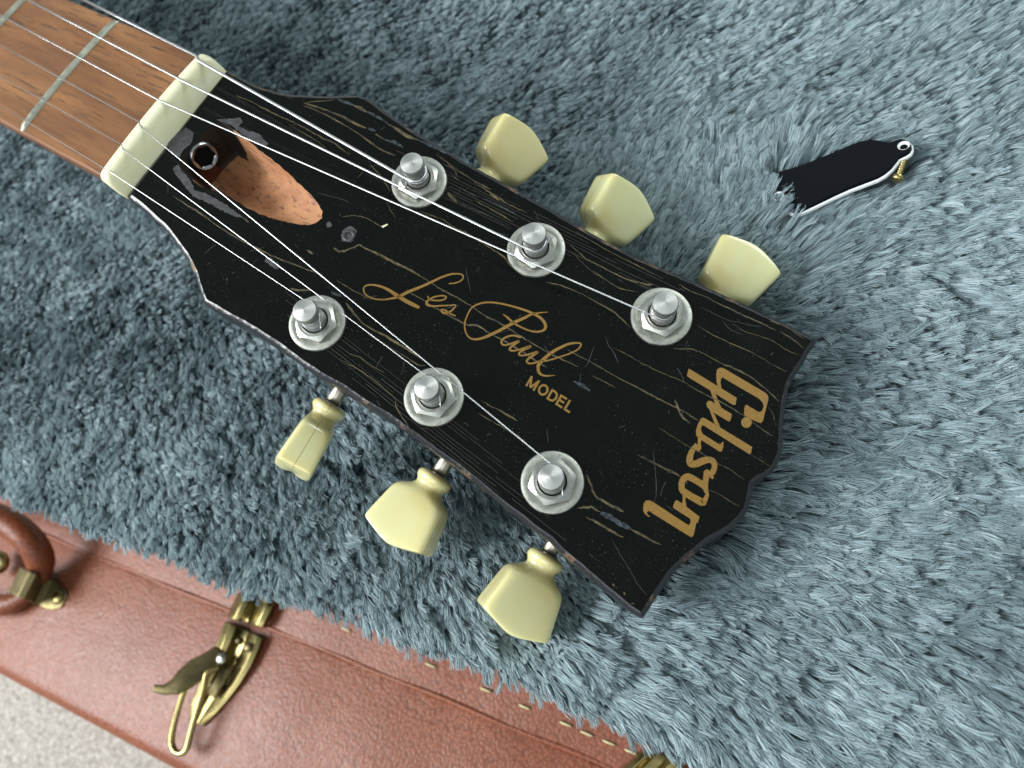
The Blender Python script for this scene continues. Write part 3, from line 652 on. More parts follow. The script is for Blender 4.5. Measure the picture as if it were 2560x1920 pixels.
# cracks, chips and scratches in the lacquer ----------------------------------
CK = Flat(0.012); CG = Flat(0.012); CS = Flat(0.012); FG = Flat(0.012)
def ck(zf, pts, w_, T=CK):
    sp = resample(spline(hp(zf(pts)), 4), 0.5, closed=False); n = len(sp)
    sp = [p + np.array([random.gauss(0, .05), random.gauss(0, .05)]) for p in sp]
    ws = [max(0.03, 0.5 * w_ * PXMM * (0.55 + 0.9 * noise_1(i * 0.17 + w_)) * min(1, 0.3 + i / 4, 0.3 + (n - 1 - i) / 4)) for i in range(n)]
    T.stroke(sp, ws, False, 0.25)
_n1 = np.random.default_rng(5).uniform(0, 1, 512)
def noise_1(t):
    i = int(math.floor(t)); f_ = t - i; return _n1[i % 512] * (1 - f_) + _n1[(i + 1) % 512] * f_
for zf, w_, pts in [
    (zA3, 6, [(580, 275), (700, 320), (850, 400), (950, 445), (1050, 490), (1180, 560), (1250, 600), (1340, 640), (1400, 690), (1460, 725)]),
    (zA3, 4, [(985, 495), (1100, 560), (1200, 620), (1290, 690)]),
    (zA3, 9, [(1100, 330), (1200, 360), (1300, 395), (1400, 435), (1500, 490), (1590, 525)]), (zA3, 10, [(1655, 565), (1690, 590), (1735, 615)]),
    (zA3, 6, [(1095, 345), (1250, 410), (1400, 490), (1500, 550), (1600, 620), (1700, 690), (1810, 735)]),
    (zA3, 5, [(1110, 330), (1200, 318), (1300, 310), (1350, 300)]), (zA3, 4, [(690, 165), (760, 215), (850, 240), (1000, 285)]), (zA3, 6, [(960, 275), (1020, 300)]),
    (zA3, 14, [(1490, 350), (1540, 370), (1590, 402)]), (zA3, 12, [(1745, 490), (1820, 530), (1900, 585), (1990, 615)]), (zA3, 5, [(1560, 290), (1640, 350)]),
    (zA3, 7, [(95, 1040), (200, 1110), (330, 1190), (450, 1280), (600, 1370), (750, 1450), (850, 1500), (950, 1540), (1080, 1590), (1250, 1650)]),
    (zA3, 12, [(640, 1212), (682, 1245)]), (zA3, 13, [(1130, 1460), (1175, 1490)]), (zA3, 8, [(1045, 1495), (1100, 1530)]),
    (zA3, 6, [(1400, 1205), (1470, 1195), (1560, 1205), (1640, 1245), (1710, 1290)]),
    (zA3, 9, [(1330, 1440), (1380, 1470), (1450, 1455), (1530, 1420), (1560, 1440), (1650, 1480), (1750, 1530), (1850, 1580), (1990, 1650)]),
    (zA3, 6, [(1615, 810), (1680, 870), (1740, 960), (1770, 1010)]), (zA3, 7, [(1520, 905), (1560, 860)]), (zA3, 4, [(1740, 1080), (1770, 1150), (1810, 1215)]),
    (zB3, 5, [(0, 865), (100, 920), (200, 980), (310, 1050), (420, 1110), (540, 1180), (640, 1250), (740, 1300), (830, 1350), (900, 1400), (1000, 1460), (1120, 1530), (1240, 1590), (1370, 1650)]),
    (zB3, 6, [(80, 1080), (180, 1140), (240, 1180), (330, 1230), (420, 1280), (520, 1330), (580, 1330), (640, 1360), (700, 1400), (800, 1450), (900, 1510), (1040, 1600), (1130, 1659)]),
    (zB3, 9, [(530, 1328), (590, 1330), (650, 1365)]), (zB3, 6, [(1290, 1520), (1380, 1570), (1480, 1620), (1550, 1659)]),
    (zB3, 5, [(580, 375), (680, 430), (780, 480), (870, 540)]), (zB3, 13, [(365, 315), (400, 350), (440, 388)]), (zB3, 9, [(690, 325), (760, 370)]),
    (zB3, 5, [(330, 90), (430, 140), (520, 190), (600, 250), (720, 330), (850, 410), (980, 470)]), (zB3, 11, [(370, 95), (420, 140), (440, 190)]), (zB3, 8, [(390, 170), (450, 215)]),
    (zB3, 6, [(150, 455), (250, 490), (330, 520), (400, 570), (500, 620), (600, 680), (700, 740), (800, 810), (850, 870), (920, 930)]), (zB3, 6, [(690, 440), (770, 480), (850, 530)]),
    (zB3, 5, [(1300, 710), (1360, 760), (1430, 820), (1530, 870), (1640, 930), (1750, 980), (1880, 1010)]), (zB3, 4, [(1310, 760), (1390, 840), (1480, 920), (1580, 980), (1680, 1040), (1800, 1075)]),
    (zB3, 5, [(1120, 1000), (1220, 1020), (1330, 1060), (1450, 1120), (1540, 1170), (1620, 1215), (1700, 1280), (1770, 1350)]),
    (zB3, 4, [(280, 20), (420, 120), (560, 215), (700, 290)]), (zB3, 3.5, [(1350, 610), (1480, 690), (1640, 780), (1800, 860), (1950, 940)]),
    (zC3, 5, [(0, 50), (100, 110), (230, 170), (330, 220), (460, 255), (560, 265)]), (zC3, 4, [(0, 130), (100, 200), (200, 270), (300, 310), (430, 330)]), (zC3, 10, [(460, 255), (520, 265), (565, 262)]),
    (zC3, 5, [(750, 855), (850, 855), (930, 860), (1010, 890), (1100, 940), (1220, 1000), (1340, 1050), (1450, 1110), (1560, 1190), (1650, 1270), (1730, 1350)]),
    (zC3, 4, [(180, 840), (300, 900), (430, 970), (560, 1040), (700, 1100), (820, 1150), (940, 1220), (1070, 1290), (1200, 1350), (1330, 1430), (1410, 1480), (1560, 1590), (1660, 1659)]),
    (zC3, 6, [(0, 990), (100, 1040), (200, 1100), (320, 1160), (450, 1230), (600, 1310), (720, 1370), (840, 1430), (980, 1520)]), (zC3, 6, [(0, 1105), (100, 1150), (230, 1225)]),
    (zC3, 9, [(765, 1325), (790, 1390), (830, 1480), (905, 1545)]),
    (zC3, 4, [(970, 640), (1080, 710), (1200, 770), (1340, 830), (1450, 880), (1560, 940), (1680, 1010), (1790, 1070)]),
    (zC3, 6, [(800, 260), (900, 320), (1030, 370), (1150, 430), (1280, 490), (1400, 550), (1520, 600), (1700, 690)]),
    (zC3, 6, [(1640, 600), (1760, 640), (1850, 690), (1960, 770)]), (zC3, 6, [(1740, 700), (1840, 760), (1950, 850)]), (zC3, 3, [(1330, 670), (1480, 720), (1640, 770), (1720, 820), (1800, 870), (1930, 920)]), (zC3, 3, [(1620, 1390), (1670, 1470), (1700, 1590)]),
    (zD3, 6, [(740, 0), (850, 70), (960, 130), (1070, 185)]), (zD3, 9, [(320, 80), (390, 95), (520, 95)]), (zD3, 9, [(830, 210), (880, 280), (940, 350), (1000, 410), (1100, 470), (1200, 520), (1300, 580), (1400, 640), (1480, 690), (1560, 750)]),
    (zD3, 4, [(780, 730), (900, 800), (1000, 860), (1100, 930), (1180, 1000), (1280, 1090), (1290, 1160), (1340, 1250), (1400, 1340), (1460, 1450)]), (zD3, 5, [(870, 680), (950, 710), (1010, 750), (1100, 810), (1180, 860)]), (zD3, 5, [(1040, 510), (1150, 570), (1280, 650), (1400, 720), (1490, 780), (1560, 790)]),
    (zE3, 7, [(380, 0), (470, 60), (560, 100), (640, 150), (710, 190)]), (zE3, 6, [(360, 125), (450, 180), (540, 230), (640, 290), (740, 350), (800, 400)]),
    (zE3, 10, [(1350, 690), (1390, 780), (1430, 880), (1500, 930), (1590, 980), (1690, 1030)]), (zE3, 8, [(1260, 1000), (1330, 990), (1400, 990), (1470, 1030)]), (zE3, 9, [(1760, 1190), (1850, 1240), (1950, 1295), (2040, 1340)]), (zE3, 8, [(1345, 1080), (1430, 1120), (1520, 1170), (1600, 1220), (1690, 1265)]),
    (zE3, 4, [(1815, 505), (1900, 550), (2000, 600), (2100, 650), (2212, 710)]), (zE3, 3.5, [(2000, 250), (2100, 310), (2212, 380)]),
    (zF3, 4, [(640, 120), (750, 170), (850, 225), (950, 270), (1010, 310)]), (zF3, 3, [(1220, 410), (1320, 450), (1400, 500), (1490, 555)]), (zF3, 4, [(980, 0), (1080, 60), (1180, 110), (1300, 190), (1400, 240), (1530, 330)]), (zF3, 3, [(1560, 110), (1650, 160), (1750, 220)]),
    (zF3, 9, [(435, 1195), (455, 1212)]), (zF3, 10, [(525, 1265), (542, 1285)]), (zF3, 6, [(590, 1355), (615, 1362)]),
]: ck(zf, pts, w_)
CK.build('lacquer_crack', CRACK, head)['kind'] = 'stuff'
for zf, w_, pts in [(zA3, 17, [(1360, 300), (1420, 320), (1490, 350)]), (zA3, 18, [(1592, 395), (1670, 435), (1745, 485)]), (zA3, 20, [(1600, 525), (1630, 535), (1655, 545)]), (zA3, 14, [(1735, 615), (1800, 635), (1870, 672)]), (zA3, 12, [(1990, 618), (2100, 665), (2212, 722)]), (zE3, 30, [(1480, 1040), (1570, 1080), (1660, 1140), (1755, 1190)]), (zE2, 16, [(1975, 1045), (2040, 1075), (2125, 1130)]), (zD3, 26, [(690, 110), (790, 150)]),
                    (zB3, 4, [(440, 385), (560, 440), (680, 490), (760, 540), (860, 590)]), (zB3, 5, [(460, 270), (560, 330), (680, 370), (800, 430), (910, 490)]), (zB3, 4, [(350, 430), (450, 470), (600, 550), (750, 620), (830, 640)])]: ck(zf, pts, w_, CS)
CS.build('lacquer_chip', GCHIP, head)['kind'] = 'stuff'
for zf, poly in ((zA3, [(430, 458), (520, 452), (620, 440), (632, 478), (605, 510), (680, 545), (760, 565), (832, 645), (800, 668), (720, 640), (640, 575), (540, 500)]), (zA3, [(140, 800), (165, 850), (235, 925), (265, 1000), (345, 1022), (420, 1060), (500, 1110), (560, 1150), (640, 1215), (570, 1200), (450, 1140), (340, 1085), (250, 1045), (190, 970), (120, 880), (100, 830)]),
                 (zA3, [(60, 640), (120, 580), (200, 520), (260, 560), (240, 640), (180, 690), (140, 760), (90, 720)]), (zG3, [(1340, 710), (1390, 720), (1480, 790), (1470, 815), (1440, 825), (1390, 790), (1335, 750)]), (zA3, [(1420, 1290), (1470, 1275), (1510, 1310), (1500, 1360), (1470, 1400), (1400, 1390), (1385, 1340)]), (zA3, [(1275, 1250), (1305, 1240), (1318, 1270), (1290, 1290)])):
    pl = resample(hp(zf(poly)), 0.5); CG.poly([p + np.array([random.gauss(0, .1), random.gauss(0, .1)]) for p in pl])
CG.build('bare_patch', CHIPG, head)['kind'] = 'stuff'
FR = Flat(0.06); FR.poly(hp(zA3([(1700, 1278), (1745, 1258), (1752, 1266), (1712, 1290)]))); FR.build('paint_flake', BONE, head)
for zf, w_, pts in [(zF3, 2.6, [(770, 100), (790, 250), (800, 400), (785, 520)]), (zF3, 2.2, [(430, 820), (500, 950), (580, 1080), (640, 1190), (720, 1290)]), (zC3, 3.5, [(130, 750), (150, 820), (200, 890), (240, 990)]), (zB3, 2.5, [(505, 880), (520, 970), (545, 1080)]), (zB3, 3.5, [(1490, 1490), (1460, 1580), (1420, 1659)]), (zE3, 2.5, [(985, 260), (990, 330), (1000, 400)]), (zC3, 2.5, [(1200, 600), (1280, 680), (1390, 720)]), (zC3, 2.2, [(1000, 470), (1120, 530), (1250, 590), (1380, 620), (1530, 650)]), (zA3, 2.5, [(1200, 1020), (1400, 1070), (1450, 1100)])]: ck(zf, pts, w_, FG)
for k in range(150):                                        # short hairline scuffs and dust hairs
    x_, y_ = random.uniform(8, 165), random.uniform(-36, 36)
    if not inside(inset(OUT, 2), np.array([x_]), np.array([y_]))[0] or inside(CAV, np.array([x_]), np.array([y_]))[0]: continue
    a = random.uniform(0, 6.3); ln = random.choice([.4, .6, .9, 1.5, 3.5]); p = np.array([x_, y_]); d = np.array([math.cos(a), math.sin(a)]); q = np.array([-d[1], d[0]])
    FG.stroke([p, p + d * ln * .5 + q * random.uniform(-.2, .2), p + d * ln], random.uniform(.05, .11), False)
FG.build('scratch', SCRATCH, head)['kind'] = 'stuff'
GLn = Flat(0.008)
for off in np.arange(2.0, 9.5, 0.85):                         # fine veneer lines along the two sides
    for side in (-1, 1):
        xs = np.arange(52 + random.uniform(0, 20), 168 - random.uniform(0, 25), 1.2); path = []
        for x_ in xs:
            yy = np.interp(x_, [45, 55, 172], [25.0, 30.0, 38.2]) if side > 0 else -np.interp(x_, [45, 55, 172], [25.0, 29.5, 38.2])
            path.append((x_, yy - side * (off + 0.35 * noise_1(x_ * 0.09 + off * 7)), 0))
        segs = []; cur = []
        for i, p in enumerate(path):
            if noise_1(i * 0.11 + off * 31 + side) > 0.42: cur.append(p)
            else:
                if len(cur) > 4: segs.append(cur)
                cur = []
        for sg in segs: GLn.stroke(sg, random.uniform(.07, .16), False, 0.3)
GLn.build('veneer_line', FINE, head)['kind'] = 'stuff'

# neck ------------------------------------------------------------------------
RADF = 300.0                                                 # fingerboard radius
def arc(y): return -(RADF - math.sqrt(RADF * RADF - y * y))
FBZ = 5.4; FBX = -6.0; FBL = -330.0
def half(x): return 21.6 + (FBX - x) * 0.0175
def board(x): return half(x)
v, f = [], []; ny = 24; xs = np.linspace(FBX, FBL, 30)
for x_ in xs:
    for k in range(ny + 1):
        y_ = -half(x_) + 2 * half(x_) * k / ny; v.append((x_, y_, FBZ + arc(y_)))
    for k in range(ny + 1):
        y_ = half(x_) - 2 * half(x_) * k / ny; v.append((x_, y_, FBZ - 4.6))
nn = 2 * (ny + 1)
for i in range(len(xs) - 1):
    for k in range(nn):
        a, b_ = i * nn + k, i * nn + (k + 1) % nn; f.append((a, b_, b_ + nn, a + nn))
f.append(tuple(range(nn))); f.append(tuple(range((len(xs) - 1) * nn, len(xs) * nn))[::-1])
fb = autosmooth(link('fingerboard', recalc(mesh('fingerboard', v, f)), ROSE, guitar), 30)
bv = fb.modifiers.new('soft', 'BEVEL'); bv.width = 0.0007; bv.segments = 3; bv.limit_method = 'ANGLE'; bv.angle_limit = math.radians(40)
v, f = [], []
for x_ in np.linspace(4.0, FBL, 34):
    hw = min(half(min(x_, FBX)) , 22.4) if x_ > FBX else half(x_); hw -= 0.15
    zt = 0.75 - 0.0 if x_ <= FBX else -0.8 - 0.3 * max(0, x_); dep = 17.0
    for k in range(19):
        a = math.pi * k / 18; cy, sy = math.cos(a), math.sin(a); v.append((x_, hw * math.copysign(abs(cy) ** 0.62, cy), zt - dep * sy ** 0.75))
for i in range(33):
    for k in range(18):
        a = i * 19 + k; f.append((a, a + 1, a + 20, a + 19))
    f.append((i * 19, i * 19 + 18, i * 19 + 37, i * 19 + 19)[::-1])
f.append(tuple(range(19))); f.append(tuple(range(33 * 19, 34 * 19))[::-1])
autosmooth(link('neck', recalc(mesh('neck', v, f)), NECKM, guitar), 40)
def fret(x_):
    pts = []; hw = half(x_) - 0.5
    v, f = [], []; prof = [(-1.35, -0.3), (-1.35, 0.12), (-1.1, 0.55), (-0.65, 0.9), (0, 1.05), (0.65, 0.9), (1.1, 0.55), (1.35, 0.12), (1.35, -0.3)]
    ys = np.linspace(-hw, hw, 25)
    for j, y_ in enumerate(ys):
        sh = 0.75 if j in (0, 24) else 1.0
        for px_, pz_ in prof: v.append((x_ + px_ * (0.85 if sh < 1 else 1), y_, FBZ + arc(y_) + (pz_ * (0.35 if sh < 1 else 1))))
    for j in range(24):
        for k in range(8): a = j * 9 + k; f.append((a, a + 9, a + 10, a + 1))
    f.append(tuple(range(9))); f.append(tuple(range(24 * 9, 25 * 9))[::-1])
    return autosmooth(link('fret', recalc(mesh('fret', v, f)), FRETM, guitar), 50)
fx1 = (at((297, 24), HO + 6.0)[0] + at((45, 321), HO + 6.0)[0]) / 2; fx2 = (at((44, 2), HO + 6.0)[0] + at((2, 52), HO + 6.0)[0]) / 2
for x_ in (fx1, fx2, fx2 - 36, fx2 - 70): fret(x_)
# nut
def make_nut():
    hw = 22.4; v, f = [], []; ys = np.concatenate([[-hw, -hw + .5, -hw + 1.2], np.linspace(-hw + 2.4, hw - 2.4, 21), [hw - 1.2, hw - .5, hw]])
    for j, y_ in enumerate(ys):
        e = min(j, len(ys) - 1 - j); dr = (1.6, .7, .2)[e] if e < 3 else 0.0
        zt = FBZ + 1.55 + arc(y_) - dr
        prof = [(FBX, -1.5), (FBX, zt - 1.3), (FBX + .35, zt - .45), (FBX + 1.1, zt), (FBX + 2.3, zt + .1), (FBX + 3.4, zt - .25), (FBX + 4.4, zt - 1.1), (-0.35 - 0.2, 1.2), (-0.1, -0.6), (-0.1, -1.5)]
        if e == 0: prof = [(FBX + .4 if a == FBX else a, b) for a, b in prof]
        for a, b in prof: v.append((a, y_, b))
    m_ = 10
    for j in range(len(ys) - 1):
        for k in range(m_): a, b = j * m_ + k, j * m_ + (k + 1) % m_; f.append((a, b, b + m_, a + m_))
    f.append(tuple(range(m_))); f.append(tuple(range((len(ys) - 1) * m_, len(ys) * m_))[::-1])
    return autosmooth(link('nut', recalc(mesh('nut', v, f)), BONE, guitar), 50)
make_nut()

# tuning machines --------------------------------------------------------------
POSTS = {'U1': (1047.8, 453.7), 'U2': (1340.2, 623.8), 'U3': (1653.8, 790.5), 'L1': (792.8, 806.8), 'L2': (1084.5, 991.8), 'L3': (1380.8, 1205.4)}
PP = {k: hs(p, 0.6)[:2] for k, p in POSTS.items()}
def button_mesh():
    """keystone button, x away from the shaft, y wide, z thick"""
    S = [(0.0, 2.2, 2.2, 2), (0.15, 3.6, 3.6, 2), (0.7, 4.6, 4.6, 2), (1.7, 5.05, 5.0, 2), (2.7, 4.75, 4.6, 2), (3.4, 4.15, 3.9, 2), (4.1, 3.95, 3.6, 2.1), (4.9, 4.4, 3.7, 2.3), (5.7, 5.6, 4.1, 2.8), (6.5, 6.9, 4.4, 3.4), (7.4, 7.75, 4.6, 4.4), (9, 8.05, 4.7, 7.0), (13, 8.6, 4.85, 8.5), (16, 9.05, 5.05, 9.0), (18.9, 9.4, 5.2, 9.0), (19.9, 9.35, 5.15, 9.0), (20.15, 9.1, 4.9, 8.0), (20.28, 8.4, 4.3, 5.0), (20.3, 4.0, 2.0, 3.4)]
    N_ = 44; v, f = [], []
    for x_, a, b, e in S:
        for k in range(N_):
            t = 2 * math.pi * k / N_; c_, s_ = math.cos(t), math.sin(t)
            y_ = a * math.copysign(abs(c_) ** (2 / e), c_); z_ = b * math.copysign(abs(s_) ** (2 / e), s_)
            sk = max(0, (x_ - 8) / 12.3) ** 2 if x_ > 8 else 0
            v.append((x_ + sk * (1.4 - 2.8 * (abs(y_) / 9.3)), y_, z_))
    for i in range(len(S) - 1):
        for k in range(N_): a, b = i * N_ + k, i * N_ + (k + 1) % N_; f.append((a, b, b + N_, a + N_))
    f.append(tuple(range(N_))[::-1]); f.append(tuple(range((len(S) - 1) * N_, len(S) * N_)))
    return recalc(mesh('button', v, f))
BUT = button_mesh()
MACH = {}
def build_machines():
    c6 = lambda r: [(r * math.cos(math.pi / 3 * k + .3), r * math.sin(math.pi / 3 * k + .3)) for k in range(6)]
    for key, c in PP.items():
        post_v, post_f = lathe([(2.55, -16), (2.55, -2), (3.05, -1.8), (3.05, 4.2), (2.85, 4.5), (2.3, 5.1), (2.2, 5.9), (2.3, 6.9), (2.85, 7.5), (2.98, 7.8), (2.98, 9.5), (2.8, 9.85), (1.6, 10.05), (0.5, 10.25), (0.05, 10.3)], 40)
        o = autosmooth(link('tuning_machine', mesh('tuning_machine', post_v, post_f), TURN, guitar, rot=HR), 50)
        o.location = Vector((CT * c[0] * MM, c[1] * MM, -ST * c[0] * MM)); MACH[key] = o
        lean_ = random.uniform(-.02, .02)
        wv, wf = lathe([(7.35, 0.0), (7.4, 0.35), (7.2, 0.75), (6.6, 0.95), (5.6, 1.0), (5.45, 0.9), (3.6, 0.9), (3.6, -0.5)], 56); autosmooth(link('washer', mesh('washer', wv, wf[:-2]), NICK, o, rot=(lean_, 0, 0)), 40)
        # hexagonal bushing nut with a chamfered round top
        rot = {'U1': .55, 'U2': .6, 'U3': .35, 'L1': .2, 'L2': .15, 'L3': .75}[key]
        v, f = [], []; seg = 48
        def hexr(a, r): return r * math.cos(math.pi / 6) / math.cos(((a + math.pi / 6 + rot) % (math.pi / 3)) - math.pi / 6)
        rings = []
        for zlev, mode in ((0.7, 'h'), (2.7, 't'), (2.75, 'c'), (2.75, 'i'), (2.55, 'i2'), (0.2, 'i2')):
            for k in range(seg):
                a = 2 * math.pi * k / seg; hr = hexr(a, 5.75)
                r_ = {'h': hr, 't': hr, 'c': 4.35, 'i': 3.75, 'i2': 3.45}[mode]
                v.append((r_ * math.cos(a), r_ * math.sin(a), zlev - (0.62 * (hr - 4.35) if mode == 't' else 0)))
        for i in range(5):
            for k in range(seg): a, b = i * seg + k, i * seg + (k + 1) % seg; f.append((a, b, b + seg, a + seg))
        autosmooth(link('hex_nut', recalc(mesh('hex_nut', v, f)), NICKHEX, o), 18)
        gv, gf = lathe([(3.46, 1.2), (3.06, 1.2), (3.06, 0.2)], 32); link('gap_shade', mesh('gap_shade', gv, gf[:-2]), BLACKHOLE, o)  # black ring paints the shade in the gap round the post
        # shaft and button
        sgn = -1 if key[0] == 'L' else 1
        if key[0] == 'L':
            a = hs(BT[key][0], ZS); b = hs(BT[key][1], ZS); turn = BT[key][2]
        else:
            e = hs(TOPEND[key][0], ZS); d0 = np.array([hs(BT['L2'][1], ZS)[0] - hs(BT['L2'][0], ZS)[0], 0, 0]); dirv = np.array([0.05, 1.0, 0]); dirv /= np.linalg.norm(dirv)
            a = e - dirv * 19.2; b = e; turn = TOPEND[key][1]
        d = b - a; d[2] = 0; d /= np.linalg.norm(d); a = a - d * 1.7
        loc = np.array([a[0] - c[0], a[1] - c[1], ZS])
        side = np.array([-d[1], d[0], 0]); up = np.array([0, 0, 1.0]); tr = math.radians(turn)
        yv = side * math.cos(tr) + up * math.sin(tr); zv = np.cross(d, yv)
        Mb = Matrix(((d[0], yv[0], zv[0], loc[0] * MM), (d[1], yv[1], zv[1], loc[1] * MM), (d[2], yv[2], zv[2], loc[2] * MM), (0, 0, 0, 1)))
        bo = link('button', BUT.copy() if BUT.users else BUT, None if BUT.users else CREAM, o, True)
        if not bo.data.materials: bo.data.materials.append(CREAM)
        bo.matrix_local = Mb
        sb = bo.modifiers.new('round', 'SUBSURF'); sb.levels = 1; sb.render_levels = 2
        s0 = loc + d * 3; s1 = loc - d * 15
        link('shaft', tube([s0, (s0 + s1) / 2, s1], 2.05, 20), SHAFT, o, True)
        hx = loc - d * 12; bx_ = [(-7.5, -6.5), (9.5, -6.5), (9.5, 6.5), (-7.5, 6.5)]
        me = prism(resample([(loc[0] - d[0] * 13 + (p[0] - 5) * 1.0, loc[1] - d[1] * 13 + p[1] * 1.0) for p in bx_], 3), -THICK - 9, -THICK - 0.05, 1.5); link('gear_housing', me, NICK, o)
build_machines()

# strings ------------------------------------------------------------------------
def neckz(y_): return HO + FBZ + 1.55 + arc(y_)
STR = [  # post, diameter, nut points (fretboard side, headstock side), left edge of photo, wound
    ('U1', 1.12, zA([(1195, 335)])[0], zA([(1330, 415)])[0], zA([(525, 0)])[0], True, 1.9), ('U2', 0.84, zA([(1080, 475)])[0], zA([(1230, 545)])[0], zA([(170, 0)])[0], True, 1.3), ('U3', 0.6, zA([(958, 608)])[0], zA([(1110, 680)])[0], zA([(0, 95)])[0], True, 1.3),
    ('L3', 0.44, zA([(850, 748)])[0], zA([(950, 825)])[0], zA([(0, 275)])[0], False, 1.2), ('L2', 0.34, zA([(755, 893)])[0], zA([(860, 975)])[0], zA([(0, 465)])[0], False, 1.2), ('L1', 0.27, zA([(645, 1035)])[0], zA([(745, 1092)])[0], zA([(0, 645)])[0], False, 2.2)]
def h2w(p): return np.array([CT * p[0] + ST * p[2], p[1], -ST * p[0] + CT * p[2]])     # headstock -> guitar
for key, dia, pa, pb, pl, wound, turns in STR:
    r = dia * 0.38
    a = at(pa, HO + FBZ + 1.5); a = np.array([FBX + 1.2, at(pa, HO + FBZ + 1.5)[1], 0]); a[2] = FBZ + 1.55 + arc(a[1]) + r * .4
    b = np.array([FBX + 3.2, at(pb, HO + FBZ + 1.3)[1], 0]); b[2] = a[2] - 0.05
    l_ = at(pl, HO + FBZ + 2.0); s_ = (a - np.array([l_[0], l_[1], 0])); dirn = np.array([l_[0] - a[0], l_[1] - a[1], 0.006 * abs(l_[0] - a[0])]); far = a + dirn * 1.35
    c = PP[key]; sgn = 1 if key[0] == 'L' else -1              # side of the post the string touches (towards the middle)
    rw = 2.3 + r; h0 = 5.4 if wound else 6.0
    # approach in headstock coordinates
    bh = np.array([CT * b[0] - ST * b[2], b[1], ST * b[0] + CT * b[2]])
    v2 = np.array(c) - bh[:2]; dd = np.linalg.norm(v2); base = math.atan2(v2[1], v2[0]); off = math.asin(rw / dd)
    th0 = base + sgn * off + sgn * math.pi / 2                  # angle of the tangent point on the post
    path = [far, a + (far - a) * .5, a, b]
    tang = np.array([c[0] + rw * math.cos(th0), c[1] + rw * math.sin(th0), h0])
    for t in (0.25, 0.5, 0.75): path.append(h2w(bh + (tang - bh) * t))
    nst = int(turns * 26)
    for i in range(nst + 1):
        th = th0 - sgn * 2 * math.pi * turns * i / nst; z_ = h0 - (dia * 1.02 * max(0, i / 26 - 0.3)); path.append(h2w(np.array([c[0] + rw * math.cos(th), c[1] + rw * math.sin(th), z_])))
    th += -sgn * 0.0; ta = th0 - sgn * 2 * math.pi * turns; dx = np.array([math.cos(ta - sgn * 1.1), math.sin(ta - sgn * 1.1), 0.08])
    end = np.array([c[0] + rw * math.cos(ta), c[1] + rw * math.sin(ta), z_])
    for q in (0.8, 2.0, 2.6 if wound else 3.0): path.append(h2w(end + dx * q))
    me = tube(path, r, 12 if dia > .5 else 8, wound, 'string')
    link('string', me, WOUND if wound else STEEL, guitar, True)

# ------------------------------------------------------------------ truss rod cover and its screw
cov = empty('truss_rod_cover', (float(np.mean([p[0] for p in COV])), float(np.mean([p[1] for p in COV])), COVZ))
cov.rotation_euler = (0, math.radians(-11.0), 0); cov.location.z -= 0.0008
tag(cov, 'bell-shaped black plastic truss rod cover with white edge, half sunk in the fur', 'cover')
cc = np.array([np.mean([p[0] for p in COV]), np.mean([p[1] for p in COV])])
CL = [np.array(p) - cc for p in COV]; CLS = resample(CL, 0.8)
hole1 = at(zH([(1695, 448)])[0], COVZ)[:2] - cc; hole2 = at(zH([(530, 815)])[0], COVZ)[:2] - cc
RC = (math.radians(0.0), 0, 0)
nC = len(CLS); vv = []; ff = []
for loop, z in ((inset(CLS, -0.1), -1.95), (inset(CLS, -0.1), -1.25), (inset(CLS, 0.12), -0.95)):
    vv += [(p[0], p[1], z) for p in loop]
for i in range(2):
    for k in range(nC): a, b_ = i * nC + k, i * nC + (k + 1) % nC; ff.append((a, b_, b_ + nC, a + nC))
ff.append(tuple(range(nC))[::-1]); ff.append(tuple(range(2 * nC, 3 * nC)))
link('white_ply', recalc(mesh('white_ply', vv, ff)), WHT, cov)
def black_ply():
    o_ = inset(CLS, 0.30); t_ = inset(CLS, 0.55); b = bmesh.new(); hl = [circle(hole1, 1.35, 24), circle(hole2, 1.35, 24)]
    me = fill_face(t_, hl, 0.0); b.from_mesh(me)
    v1 = [b.verts.new((p[0] * MM, p[1] * MM, 0)) for p in t_]; v2 = [b.verts.new((p[0] * MM, p[1] * MM, -0.93 * MM)) for p in o_]
    for k in range(nC): b.faces.new((v1[k], v1[(k + 1) % nC], v2[(k + 1) % nC], v2[k]))
    bmesh.ops.recalc_face_normals(b, faces=b.faces); b.to_mesh(me); b.free(); return me
link('black_face', black_ply(), BLK, cov)
for hh in (hole1, hole2):
    v, f = lathe([(0.95, -2.3), (0.95, -0.7), (1.0, -0.5), (1.32, -0.05), (1.5, 0.03), (1.52, -0.02)], 28); f = f[:-2]
    hr = link('countersink', mesh('countersink', [(a + hh[0], b_ + hh[1], z) for a, b_, z in v], f), WHT, cov, True)
    v, f = lathe([(0.94, -2.0), (0.94, -0.62), (0.02, -0.62)], 20); link('hole_shadow_disc' if False else 'screw_hole', mesh('screw_hole', [(a + hh[0], b_ + hh[1], z) for a, b_, z in v], f[:-2]), BLACKHOLE, cov)  # black disc stands in for the shade down the hole
s0 = at(zH([(1700, 545)])[0], 2.6); s1 = at(zH([(1640, 712)])[0], 2.2)
screw = empty('cover_screw', tuple(s1)); tag(screw, 'small brass screw lying in the fur beside the truss rod cover', 'screw')
d = (s0 - s1) / np.linalg.norm(s0 - s1); ln = np.linalg.norm(s0 - s1) + 2
path = [d * (i * 0.11) for i in range(int(ln / 0.11))]; rr = [0.78 + 0.16 * math.sin(i * 0.11 * 2 * math.pi / 0.7) for i in range(len(path))]
link('threaded_shank', tube(path, rr, 14), BRASS, screw, True)
link('screw_head', tube([d * -1.2, d * -1.0, d * -.5, d * 0.1, d * .8, d * .85], [0.7, 1.2, 1.5, 1.52, 0.8, .3], 20), BRASS, screw, True)

